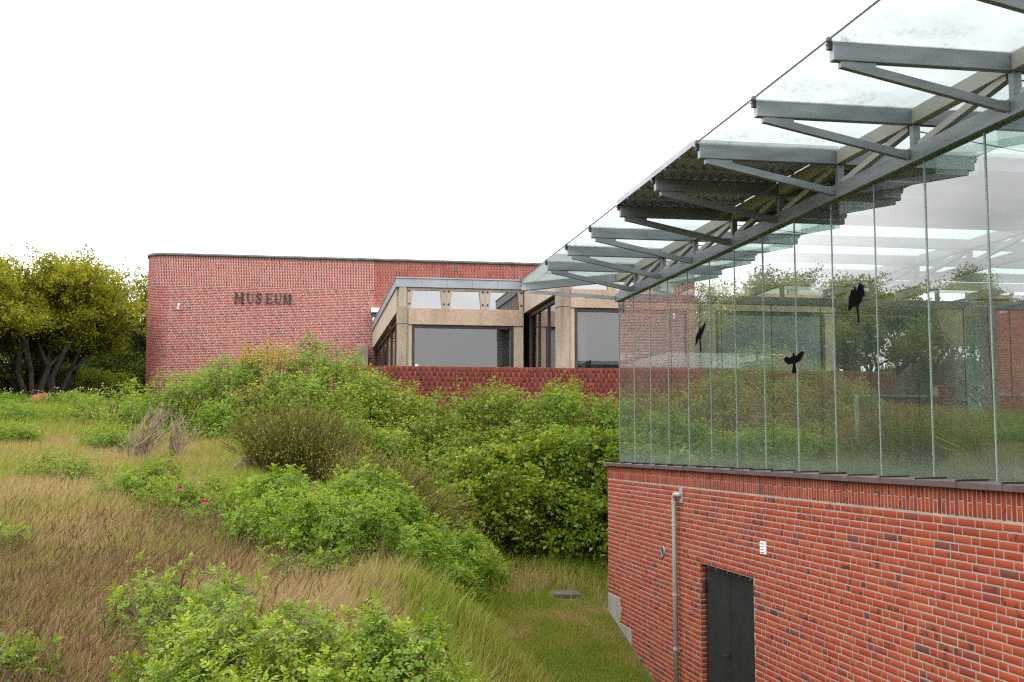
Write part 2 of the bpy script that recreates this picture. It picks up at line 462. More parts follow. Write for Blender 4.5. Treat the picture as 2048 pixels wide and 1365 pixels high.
class MB:
    """collects boxes, beams, tubes and prisms and links them as one mesh object"""

    def __init__(s): s.v, s.f = [], []

    def add(s, vs, fs):
        b = len(s.v)
        s.v += [tuple(map(float, v)) for v in vs]
        s.f += [tuple(b+i for i in f) for f in fs]

    def hexa(s, p):
        s.add(p, [(0, 3, 2, 1), (4, 5, 6, 7), (0, 1, 5, 4), (1, 2, 6, 5), (2, 3, 7, 6), (3, 0, 4, 7)])

    def box(s, a, b):
        x0, y0, z0 = a
        x1, y1, z1 = b
        s.hexa([(x0, y0, z0), (x1, y0, z0), (x1, y1, z0), (x0, y1, z0), (x0, y0, z1), (x1, y0, z1), (x1, y1, z1), (x0, y1, z1)])

    def beam(s, p0, p1, w, h, upv=(0, 0, 1)):
        p0, p1 = np.array(p0, float), np.array(p1, float)
        d = p1-p0
        d /= np.linalg.norm(d)
        u = np.array(upv, float)
        r = np.cross(d, u)
        if np.linalg.norm(r) < 1e-4:
            r = np.cross(d, (1, 0, 0))
        r /= np.linalg.norm(r)
        u = np.cross(r, d)
        q = [(-1, -1), (1, -1), (1, 1), (-1, 1)]
        s.hexa([p0+r*a*w/2+u*b*h/2 for a, b in q]+[p1+r*a*w/2+u*b*h/2 for a, b in q])

    def tube(s, pts, radii, n=8, cap=True):
        pts = [np.array(p, float) for p in pts]
        b = len(s.v)
        ref = None
        for i, p in enumerate(pts):
            d = pts[min(i+1, len(pts)-1)]-pts[max(i-1, 0)]
            d /= np.linalg.norm(d)+1e-9
            if ref is None:
                ref = np.cross(d, (0.31, 0.2, 0.93))
                if np.linalg.norm(ref) < 1e-3: ref = np.cross(d, (1, 0, 0))
            ref = ref-d*(ref@d)
            ref /= np.linalg.norm(ref)
            t = np.cross(d, ref)
            r = radii[i] if hasattr(radii, '__len__') else radii
            for k in range(n):
                a = 2*PI*k/n
                s.v.append(tuple(p+(ref*math.cos(a)+t*math.sin(a))*r))
        for i in range(len(pts)-1):
            for k in range(n):
                k2 = (k+1) % n
                s.f.append((b+i*n+k, b+i*n+k2, b+(i+1)*n+k2, b+(i+1)*n+k))
        if cap:
            s.f.append(tuple(b+k for k in range(n))[::-1])
            s.f.append(tuple(b+(len(pts)-1)*n+k for k in range(n)))

    def prism(s, poly, o, ux, uy, n, t):
        """polygon in the plane o + x*ux + y*uy, thickness t along n"""
        o, ux, uy, n = (np.array(a, float) for a in (o, ux, uy, n))
        k = len(poly)
        vs = [o+ux*x+uy*y for x, y in poly]+[o+ux*x+uy*y+n*t for x, y in poly]
        s.add(vs, [tuple(range(k))[::-1], tuple(range(k, 2*k))]+[(i, (i+1) % k, k+(i+1) % k, k+i) for i in range(k)])

    def obj(s, name, mat, parent=None, smooth=False, label=None, kind=None, bevel=0.0):
        me = bpy.data.meshes.new(name)
        og = org(parent)
        me.from_pydata([tuple(np.array(v)-og) for v in s.v], [], s.f)
        me.materials.append(mat)
        if smooth:
            me.polygons.foreach_set('use_smooth', [True]*len(me.polygons))
        me.update()
        o = bpy.data.objects.new(name, me)
        link(o, parent)
        ORG[o] = og
        if label: o['label'] = label
        if kind: o['kind'] = kind
        if bevel:
            b = o.modifiers.new('bevel', 'BEVEL')
            b.width, b.segments = bevel, 2
            b.limit_method = 'ANGLE'
        return o


def qbox(name, a, b, mat, parent, bevel=0.0, label=None):
    m = MB()
    m.box(a, b)
    return m.obj(name, mat, parent, bevel=bevel, label=label)


# bricks: arrays of centre, outward normal (xy), length along the wall, height
BR_V = np.array([(-1, -1, 0), (1, -1, 0), (1, 1, 0), (-1, 1, 0), (-1, -1, 1), (1, -1, 1), (1, 1, 1), (-1, 1, 1), (-1, -1, 2), (1, -1, 2), (1, 1, 2), (-1, 1, 2)], float)
BR_F = np.array([(8, 9, 10, 11)]+[(4+i, 4+(i+1) % 4, 8+(i+1) % 4, 8+i) for i in range(4)]+[(i, (i+1) % 4, 4+(i+1) % 4, 4+i) for i in range(4)])


def brick_verts(C, N, L, H, proud, bev=0.004):
    T = np.stack([N[:, 1], -N[:, 0], np.zeros(len(N))], 1)
    N3 = np.concatenate([N, np.zeros((len(N), 1))], 1)
    ring = BR_V[:, 2]
    ins = np.where(ring == 2, bev, 0.0)
    dep = np.where(ring == 0, -0.03, np.where(ring == 1, -bev, 0.0))
    x = BR_V[None, :, 0]*(L[:, None]/2-ins[None])
    z = BR_V[None, :, 1]*(H[:, None]/2-ins[None])
    d = dep[None]+proud[:, None]
    V = C[:, None, :]+T[:, None, :]*x[..., None]+N3[:, None, :]*d[..., None]
    V[..., 2] += z
    return V.reshape(-1, 3)


def lay_bricks(root, bricks, mat, proud=0.007, jit=0.002, n_single=300, mask=None, stuff='brickwork', bev=.0025):
    A = np.array(bricks, float)              # cx cy cz nx ny len height
    if len(A) == 0: return
    C, Nn, L, H = A[:, :3], A[:, 3:5], A[:, 5], A[:, 6]
    px, py, d = proj(C)
    cosv = np.abs((C[:, :2]*Nn).sum(1))/np.linalg.norm(C, axis=1)
    area = L*H*cosv/d**2
    ok = (d > 0.5) & (px > 10) & (px < 2038) & (py > 10) & (py < 1355)
    if mask is not None: ok &= mask(C)
    area = np.where(ok, area, 0)
    order = np.argsort(-area)
    single = [i for i in order[:n_single] if area[i] > 0]
    sset = np.zeros(len(A), bool)
    sset[single] = True
    og = org(root)
    kinds = {}
    r = np.random.default_rng(3)
    for i in single:
        k = (round(L[i], 3), round(H[i], 3))
        if k not in kinds:
            V = brick_verts(np.zeros((1, 3)), np.array([[0.0, 1.0]]), np.array([k[0]]), np.array([k[1]]), np.array([0.0]), bev)
            kinds[k] = np_mesh('brick', V, BR_F, mat)
        o = bpy.data.objects.new('brick', kinds[k])
        p = C[i]-og
        n = Nn[i]
        pr = max(proud*.5, proud+r.normal(0, jit))
        o.location = (p[0]+n[0]*pr, p[1]+n[1]*pr, p[2])
        o.rotation_euler = (0, 0, math.atan2(n[1], n[0])-PI/2)
        link(o, root)
    rest = ~sset
    m = int(rest.sum())
    if m:
        V = brick_verts(C[rest], Nn[rest], L[rest], H[rest], np.maximum(proud*.5, proud+r.normal(0, jit, m)), bev)
        F = (BR_F[None]+(np.arange(m)*12)[:, None, None]).reshape(-1, 4)
        np_obj(stuff, V, F, mat, root, kind='stuff')


def monk_course(s0, s1, row, unit=0.6, joint=0.0105):
    """stretcher, stretcher, header; every other course shifted"""
    off = (row % 2)*0.30+((row//2) % 3)*0.06
    res = []
    s = s0-unit*2+off
    pat = (0.24, 0.24, 0.12)
    i = 0
    while s < s1:
        l = pat[i % 3]
        a, b = max(s, s0), min(s+l, s1)
        if b-a > 0.05:
            res.append((a+joint/2, b-joint/2))
        s += l
        i += 1
    return res


# ------------------------------------------------------------------ terrain
LY = [-300, -10, 0, 4, 6, 8, 12, 16, 20, 24, 28, 36, 46, 60, 900]
LZ = [-2.5, -2.0, -1.95, -1.85, -1.75, -1.6, -1.3, -.9, -.5, -.1, .35, 1.0, 1.6, 2.0, 2.1]
VY = [-300, -10, 0, 14, 15.5, 16.9, 17.8, 19.2, 21, 24, 27, 28, 30, 47, 60, 900]
VZ = [-4.2, -4, -3.9, -3.7, -3.55, -3.32, -3.09, -2.735, -2.4, -1.75, -.5, -.1, .5, 1.5, 2.0, 2.1]


def sm(t):
    t = np.clip(t, 0, 1)
    return t*t*(3-2*t)


def terr(X, Y):
    X, Y = np.asarray(X, float), np.asarray(Y, float)
    L = np.interp(Y, LY, LZ)
    V = np.interp(Y, VY, VZ)
    e0 = np.interp(Y, [0, 5, 12, 20, 28], [.8, .6, .45, -.5, -2])
    e1 = np.interp(Y, [0, 5, 12, 20, 28], [4.4, 4.1, 3.5, 3.6, 5])
    wob = (.22*np.sin(Y*1.25)+.14*np.sin(Y*2.9+1.0))*np.clip((22-Y)/4, 0, 1)
    t = sm((X-e0-wob)/(e1-e0))
    h = L*(1-t)+V*t
    h = h+sm((X-5.25)/1.2)*sm((Y-19.0)/.8)*np.interp(Y, [19, 22, 25, 28], [1.75, 1.5, .9, .3])*(Y < 60)
    n = 0.05*np.sin(X*1.7+.6*np.sin(Y*1.1))*np.sin(Y*1.3+.8*np.sin(X*.9))+0.025*np.sin(X*4.1+Y*2.3)*np.sin(Y*3.7-X*1.2)
    n = n*np.where((X > 4.2) & (Y < 20), .2, 1)
    return h+n


def build_ground():
    xs = np.concatenate([[-900, -400, -200, -100, -60, -40, -28], np.arange(-20, 16, .35), [18, 22, 28, 40, 60, 100, 200, 400, 900]])
    ys = np.concatenate([[-600, -200, -80, -30, -15, -8, -4], np.arange(-1, 52, .35), [54, 58, 64, 75, 95, 130, 200, 400, 1200]])
    X, Y = np.meshgrid(xs, ys)
    V = np.stack([X, Y, terr(X, Y)], -1).reshape(-1, 3)
    nx, ny = len(xs), len(ys)
    i = np.arange(nx-1)[None]+np.arange(ny-1)[:, None]*nx
    F = np.stack([i, i+1, i+1+nx, i+nx], -1).reshape(-1, 4)
    np_obj('ground', V, F, M['ground'], None, smooth=True, kind='structure')


build_ground()

# ------------------------------------------------------------------ glass pavilion
GX, BX = 5.2, 5.0                     # glass plane, brick plane
YE = 19.165                           # far end of the glass
PAV = thing('glass_pavilion', (GX, 12.0, -0.33), 'glass walled pavilion on a red brick base under a galvanised steel and glass canopy', 'pavilion')


def build_brick_base():
    y0, y1, zt, zc = 4.0, 19.25, -0.325, -0.552
    # mortar body with the door recess left open
    m = MB()
    dy0, dy1, dzt = 12.73, 14.58, -1.494
    m.box((BX, y0, -4.6), (BX+.19, dy0, zt))
    m.box((BX, dy1, -4.6), (BX+.19, y1, zt))
    m.box((BX, dy0, dzt), (BX+.19, dy1, zt))
    m.obj('mortar_wall', M['mortar'], PAV)
    m = MB()
    m.box((BX+.19, y0, -4.6), (BX+.30, y1-.02, zt))
    m.box((BX+.19, y1-.019, -4.6), (13.6, y1+.05, zt))
    m.obj('inner_wall', M['concg'], PAV)
    B = []
    n = (-1, 0)
    # soldier band of one brick height: whole bricks alternating with two halves
    y = y0
    i = 0
    hb = zt-zc-.012
    while y < y1-.03:
        yc = y+.031
        if i % 2 == 0:
            B.append((BX, yc, zc+.012+hb/2, *n, .052, hb))
        else:
            f = .47+.03*math.sin(i*1.7)
            B.append((BX, yc, zt-hb*f/2, *n, .052, hb*f-.006))
            B.append((BX, yc, zc+.012+hb*(1-f)/2, *n, .052, hb*(1-f)-.008))
        y += .0631
        i += 1
    c = .0671
    row = 0
    z = zc
    while z > -4.3:
        zm = z-c/2-.002
        segs = [(y0, y1)]
        if zm < dzt+.01: segs = [(y0, dy0), (dy1, y1)]
        for a, b in segs:
            for s, e in monk_course(a, b, row):
                ym = (s+e)/2
                if zm < -2.44 and ym > 18.52: continue
                if zm < -2.83 and ym > 17.83: continue
                if zm < float(terr(BX-.1, ym))-.2: continue
                B.append((BX, ym, zm, *n, e-s, c-.0112))
        # jamb bricks on the far side of the door
        if zm < dzt-.01:
            B.append((BX+.04, dy1, zm, 0, -1, .076 if row % 2 else .068, c-.013))
        z -= c
        row += 1
    lay_bricks(PAV, B, M['brick'], .002, .0008, 300)
    # concrete footing steps
    qbox('footing', (BX-.012, 18.52, -3.6), (BX+.05, 19.253, -2.45), M['concg'], PAV, .004)
    qbox('footing', (BX-.012, 17.83, -3.7), (BX+.05, 18.517, -2.835), M['concg'], PAV, .004)
    # coping
    ye = 19.3
    k = 0
    while ye > 4.2:
        ys = ye-.61
        m = MB()
        xf, xb = BX-.075, GX+.02
        zf = -.272+random.uniform(-.002, .002)
        m.hexa([(xf, ys+.004, zf-.052), (xb, ys+.004, zf-.052), (xb, ye-.004, zf-.052), (xf, ye-.004, zf-.052), (xf, ys+.004, zf), (xb, ys+.004, zf+.004), (xb, ye-.004, zf+.004), (xf, ye-.004, zf)])
        cs = m.obj('coping_slab', M['coping'], PAV, bevel=.004)
        m = MB()
        m.beam((xf-.003, ys, zf+.008), (xb-.01, ys, zf+.012), .02, .014)
        m.obj('seam', M['seam'], cs)
        ye = ys
        k += 1
    # door: two black leaves in a dark frame
    dr = MB()
    X0 = BX+.075
    dr.box((X0, dy0, -3.72), (X0+.05, dy0+.05, dzt))
    dr.box((X0, dy1-.05, -3.72), (X0+.05, dy1, dzt))
    dr.box((X0-.02, dy0+.05, dzt-.07), (X0+.05, dy1-.05, dzt-.002))
    door = dr.obj('door', M['black'], PAV, label='black double leaf door recessed in the brick base')
    ymid = (dy0+dy1)/2
    for a, b in ((dy0+.052, ymid-.009), (ymid+.009, dy1-.052)):
        qbox('door_leaf', (X0-.005, a, -3.72), (X0+.045, b, dzt-.075), M['black'], door, .004)
    for zc_ in (-1.78, -3.2):
        m = MB()
        m.tube([(X0-.03, dy1-.06, zc_-.06), (X0-.03, dy1-.06, zc_+.06)], .022, 8)
        m.box((X0-.03, dy1-.1, zc_-.05), (X0, dy1-.03, zc_+.05))
        m.obj('hinge', M['black'], door)
    qbox('door_back', (X0+.046, dy0+.05, -3.72), (X0+.05, dy1-.05, dzt-.07), M['dark'], door)
    hd = MB()
    hd.box((X0-.016, ymid+.05, -2.62), (X0-.006, ymid+.09, -2.46))
    hd.tube([(X0-.016, ymid+.07, -2.53), (X0-.05, ymid+.07, -2.53), (X0-.05, ymid+.18, -2.53)], .009, 6)
    hd.obj('handle', M['dsteel'], door)
    m = MB()
    for yy in (12.95, 13.3, 13.7, 14.1, 14.4):
        m.tube([(X0-.03, yy, dzt-.035), (X0-.015, yy, dzt-.035)], .012, 8)
    m.obj('rivet', M['pipe'], door)
    qbox('threshold', (BX-.06, dy0-.1, -3.9), (BX+.2, dy1+.1, -3.72), M['concg'], PAV, .006)
    # downpipe
    yp, xp = 15.42, BX-.065
    m = MB()
    pts = [(BX-.005, yp-.14, -.655), (xp+.03, yp-.14, -.655), (xp, yp-.10, -.655), (xp, yp-.03, -.66), (xp, yp, -.69), (xp, yp, -.78), (xp, yp, -3.8)]
    m.tube(pts, .033, 12)
    pp = m.obj('downpipe', M['pipe'], PAV, smooth=True, label='grey zinc downpipe with an elbow at its top')
    for zz in (-.76, -1.0, -1.06, -2.0, -2.72, -3.4):
        m = MB()
        m.tube([(xp, yp, zz-.02), (xp, yp, zz+.02)], .038, 12)
        if zz in (-1.06, -2.0, -2.72): m.beam((xp, yp, zz), (BX, yp-.02, zz), .012, .012)
        m.obj('pipe_collar', M['pipe'], pp)
    qbox('wall_plate', (BX-.016, yp-.21, -.76), (BX-.004, yp-.09, -.56), M['pipe'], pp)
    # round vent
    m = MB()
    yv, zv = 16.14, -1.486
    nn = 24
    for r0, r1, x0, x1 in ((.055, .082, BX-.018, BX-.002),):
        ring = []
        for x, r in ((x1, r1), (x0, r1-.006), (x0, r0+.004), (x1-.004, r0)):
            ring.append([(x, yv+r*math.cos(2*PI*k/nn), zv+r*math.sin(2*PI*k/nn)) for k in range(nn)])
        vs = sum(ring, [])
        m.add(vs, [(j*nn+k, j*nn+(k+1) % nn, (j+1)*nn+(k+1) % nn, (j+1)*nn+k) for j in range(3) for k in range(nn)])
    rv = m.obj('round_vent', M['zinc'], PAV, label='round grey vent ring on the brick base')
    m = MB()
    m.tube([(BX-.012, yv, zv), (BX-.009, yv, zv)], .056, 24)
    m.obj('vent_hole', M['dark'], rv)
    # white vent grille with four hooded slots
    yg, zg = 12.39, -1.12
    m = MB()
    m.box((BX-.022, yg-.075, zg-.07), (BX-.004, yg+.075, zg+.07))
    vg = m.obj('vent_grille', M['white'], PAV, bevel=.003, label='small white slotted vent grille above the door')
    for k in range(4):
        m = MB()
        zz = zg-.048+k*.032
        m.box((BX-.0255, yg-.05, zz-.009), (BX-.022, yg+.05, zz+.003))
        m.obj('vent_slot', M['dark'], vg)
        m = MB()
        m.hexa([(BX-.034, yg-.055, zz+.003), (BX-.022, yg-.055, zz+.005), (BX-.022, yg+.055, zz+.005), (BX-.034, yg+.055, zz+.003), (BX-.032, yg-.055, zz+.007), (BX-.022, yg-.055, zz+.013), (BX-.022, yg+.055, zz+.013), (BX-.032, yg+.055, zz+.007)])
        m.obj('slot_hood', M['white'], vg)


build_brick_base()

XF = 13.4                             # far long side
ZB, ZT = 2.46, 2.60                   # bottom chord
UB, UT = 2.805, 2.945                 # upper chord / rafters
RY = [7.78+1.475*k for k in range(-2, 8)]
TIPX = 3.73


def build_glazing():
    P = .914
    k = 0
    y = YE
    while y > 3.9:
        m = MB()
        t0, t1, t2 = (random.uniform(-.0022, .0022) for _ in range(3))
        ya_, yb_ = y-P+.007, y-.007
        m.hexa([(GX-.005+t0, ya_, -.268), (GX+.005+t0, ya_, -.268), (GX+.005+t1, yb_, -.268), (GX-.005+t1, yb_, -.268),
                (GX-.005+t0+t2, ya_, ZB), (GX+.005+t0+t2, ya_, ZB), (GX+.005+t1+t2, yb_, ZB), (GX-.005+t1+t2, yb_, ZB)])
        m.obj('glass_pane', M['glass'], PAV)
        m = MB()
        m.box((GX-.012, y-.007, -.268), (GX+.004, y-.0005, ZB-.002))
        m.obj('glass_edge', M['edge'], PAV)
        m = MB()
        m.box((GX-.010, y+.0005, -.268), (GX+.006, y+.007, ZB-.002))
        m.obj('glass_joint', M['joint'], PAV)
        # clamp plate of glass under the chord
        qbox('glass_fin', (GX+.012, y-.16, ZB-.16), (GX+.40, y-.148, ZB-.004), M['glass'], PAV)
        y -= P
    x = GX
    for k in range(9):
        if x+P < XF+.05:
            qbox('glass_pane', (x+.007, YE-.006, -.268), (x+P-.007, YE+.006, ZB), M['glass'], PAV)
        m = MB()
        m.box((x-.005, YE-.011, -.268), (x+.005, YE+.011, ZB-.002))
        m.obj('glass_joint', M['joint'], PAV)
        x += P
    # chords
    m = MB()
    m.box((GX-.06, 3.4, ZB), (GX+.06, YE+.06, ZT))
    m.obj('bottom_chord', M['steel'], PAV, bevel=.006)
    m = MB()
    m.box((GX+.063, YE-.06, ZB), (XF+.06, YE+.06, ZT))
    m.obj('bottom_chord', M['steel'], PAV, bevel=.006)
    m = MB()
    m.box((XF-.06, 3.4, ZB), (XF+.06, YE-.063, ZT))
    m.obj('bottom_chord', M['steel'], PAV, bevel=.006)
    lines = (GX, 9.3, XF)
    for X in lines:
        m = MB()
        m.box((X-.045, 3.4, UB+.002), (X+.045, YE+.05, UT-.002))
        m.obj('upper_chord', M['chord'], PAV, bevel=.005)
        if X == 9.3:
            m = MB()
            m.box((X-.05, 3.4, ZB+.01), (X+.05, YE-.065, ZT-.01))
            m.obj('bottom_chord', M['steel'], PAV, bevel=.006)
        for i, yy in enumerate(RY):
            m = MB()
            m.box((X-.034, yy-.034, ZT), (X+.034, yy+.034, UB))
            m.obj('post', M['steel'], PAV, bevel=.004)
            y2 = RY[i+1] if i+1 < len(RY) else YE
            m = MB()
            m.beam((X, yy+.07, UB-.01), (X, y2-.10, ZT+.01), .06, .06)
            m.obj('diagonal', M['chord'], PAV)
    # end wall posts
    for x in (6.675, 8.15, 9.625, 11.1, 12.575):
        qbox('post', (x-.034, YE-.034, ZT), (x+.034, YE+.034, UB), M['steel'], PAV, .004)
    m = MB()
    m.box((GX+.05, YE-.045, UB+.004), (XF-.05, YE+.045, UT-.004))
    m.obj('upper_chord', M['chord'], PAV)
    dz = [0, 0, -.03, 0, .015, .035, .01, -.005, -.02, -.03]

    def clamp(x, y, nx, ny):
        m = MB()
        t = np.array((-ny, nx))*.02
        a = np.array((x, y))
        b = a+np.array((nx, ny))*.03
        q = [a-t, a+t, b+t, b-t]
        m.hexa([(p[0], p[1], UT-.055) for p in q]+[(p[0], p[1], UT+.04) for p in q])
        cl = m.obj('clamp', M['dsteel'], PAV)
        m = MB()
        c = (a+b)/2+np.array((nx, ny))*.02
        m.tube([(c[0], c[1], UT-.015), (c[0]+nx*.012, c[1]+ny*.012, UT-.015)], .012, 6)
        m.obj('bolt', M['pipe'], cl)

    for i, yy in enumerate(RY):
        m = MB()
        m.box((TIPX, yy-.035, UB), (GX-.047, yy+.035, UT))
        m.obj('rafter', M['steel'], PAV, bevel=.006)
        m = MB()
        m.box((GX+.047, yy-.035, UB), (XF+1.47, yy+.035, UT))
        m.obj('rafter', M['steel'], PAV)
        m = MB()
        m.beam((TIPX+.07, yy, UB-.012), (GX-.07, yy, ZT-.075), .05, .07)
        m.box((TIPX+.06, yy-.024, UB-.05), (TIPX+.34, yy+.024, UB-.001))
        m.box((GX-.17, yy-.02, ZT-.10), (GX-.06, yy+.02, ZT-.02))
        m.obj('strut', M['steel'], PAV, bevel=.004)
        clamp(TIPX, yy, -1, 0)
    # hip corner
    cx, cy = TIPX+.06, YE+1.45
    m = MB()
    m.beam((GX-.03, YE+.03, (UB+UT)/2), (cx, cy, (UB+UT)/2), .07, UT-UB)
    m.obj('hip_rafter', M['steel'], PAV, bevel=.006)
    m = MB()
    m.beam((GX-.05, YE+.05, ZT-.07), (cx+.1, cy-.1, UB-.024), .05, .062)
    m.obj('strut', M['steel'], PAV)
    clamp(cx, cy, -.7, .7)
    for x in (6.675, 8.15, 9.625, 11.1, 12.575):
        m = MB()
        m.box((x-.035, YE+.047, UB), (x+.035, YE+1.47, UT))
        m.obj('rafter', M['steel'], PAV)
        m = MB()
        m.beam((x, YE+1.40, UB-.012), (x, YE+.07, ZT-.075), .05, .07)
        m.obj('strut', M['steel'], PAV)
        clamp(x, YE+1.47, 0, 1)
    # roof panes and the two bays of perforated sheet
    ys = RY+[YE+1.45]
    for i in range(len(ys)-1):
        a, b = ys[i], ys[i+1]
        for j, (x0, x1) in enumerate(((TIPX-.03, GX-.01), (GX+.01, 9.29), (9.31, XF+1.47))):
            sheet = i in (4, 5) and j < 2
            if sheet:
                n = int((x1-x0)/.025)
                X = np.linspace(x0, x1, n)
                Z = UT+.020+.013*np.sign(np.sin(X*2*PI/.11))*np.minimum(1, np.abs(np.sin(X*2*PI/.11))*1.6)
                V = np.array([(x, y, z+dzz) for dzz in (0, .004) for y in (a+.002, b-.002) for x, z in zip(X, Z)])
                F = []
                for q in range(n-1):
                    F.append((q, q+n, q+n+1, q+1))
                    F.append((2*n+q, 2*n+q+1, 3*n+q+1, 3*n+q))
                np_obj('roof_sheet', V, np.array(F), M['sheet'], PAV)
                m = MB()
                for yb in (a+.5, a+1.0):
                    m.box((x0, yb-.02, UT-.012), (x1, yb+.02, UT+.004))
                m.obj('batten', M['sheet'], PAV)
                ye_ = a-.012 if i == 4 else b+.001
                qbox('end_flashing', (x0, ye_, UT-.012), (x1, ye_+.011, UT+.05), M['steel'], PAV)
                if j == 0:
                    qbox('edge_flashing', (x0-.012, a, UT+.0), (x0-.002, b-.004, UT+.062), M['steel'], PAV)
            else:
                if i == len(ys)-2 and j == 0:
                    m = MB()
                    pts = [(x0, a+.006), (x1, a+.006), (x1, YE+.05), (cx-.02, cy)]
                    m.hexa([(p[0], p[1], UT+.006) for p in pts]+[(p[0], p[1], UT+.018) for p in pts])
                    m.obj('roof_pane', M['roofglass'], PAV)
                else:
                    qbox('roof_pane', (x0, a+.006, UT+.006), (x1, b-.006, UT+.018), M['roofglass'], PAV)
                if j == 0:
                    qbox('glass_edge', (x0-.008, a+.006, UT+.004), (x0-.001, b-.006, UT+.02), M['dsteel'], PAV)
    # thin bracing rods in the roof plane
    m = MB()
    for i in range(2, len(RY)-1):
        m.tube([(GX, RY[i], UB-.05), (9.3, RY[i+1], UB-.05)], .006, 5, False)
    m.obj('bracing_rod', M['dsteel'], PAV)
    # sticker silhouettes of birds of prey on the panes
    birds = {
        'diving': ((14.98, 1.47), [(-.24, -.14), (-.21, .0), (-.14, .07), (-.05, .10), (-.02, .16), (.03, .17), (.045, .12), (.13, .155), (.27, .23), (.25, .15), (.17, .07), (.06, -.0), (.03, -.05), (.035, -.14), (.05, -.23), (.005, -.235), (-.005, -.12), (-.04, -.02), (-.10, -.06)]),
        'spread': ((11.92, .93), [(-.33, .03), (-.26, .07), (-.13, .045), (-.04, .06), (-.015, .10), (.02, .10), (.04, .05), (.12, .06), (.24, .10), (.33, .09), (.29, .04), (.22, -.01), (.12, -.035), (.04, -.04), (.07, -.12), (.09, -.17), (-.07, -.165), (-.04, -.10), (-.025, -.035), (-.12, -.045), (-.22, -.03)]),
        'turned': ((10.43, 1.40), [(-.2, -.10), (-.17, .05), (-.10, .14), (-.04, .13), (-.02, .19), (.01, .14), (.03, .11), (.06, .15), (.10, .19), (.16, .175), (.21, .11), (.22, .02), (.18, .03), (.14, -.02), (.07, -.06), (.045, -.07), (.06, -.16), (.075, -.27), (.045, -.275), (.02, -.12), (.01, -.065), (-.06, -.06), (-.13, -.08)]),
    }
    lab = {'diving': 'black bird of prey sticker diving with folded wings', 'spread': 'black bird of prey sticker with level spread wings', 'turned': 'black bird of prey sticker with a long thin tail'}
    for kname, ((yc, zc), poly) in birds.items():
        m = MB()
        m.prism([(a_*.83, b_*.83) for a_, b_ in poly], (GX-.0125, yc, zc), (0, -1, 0), (0, 0, 1), (-1, 0, 0), .0015)
        m.obj('bird_sticker', M['bird'], PAV, label=lab[kname])


build_glazing()


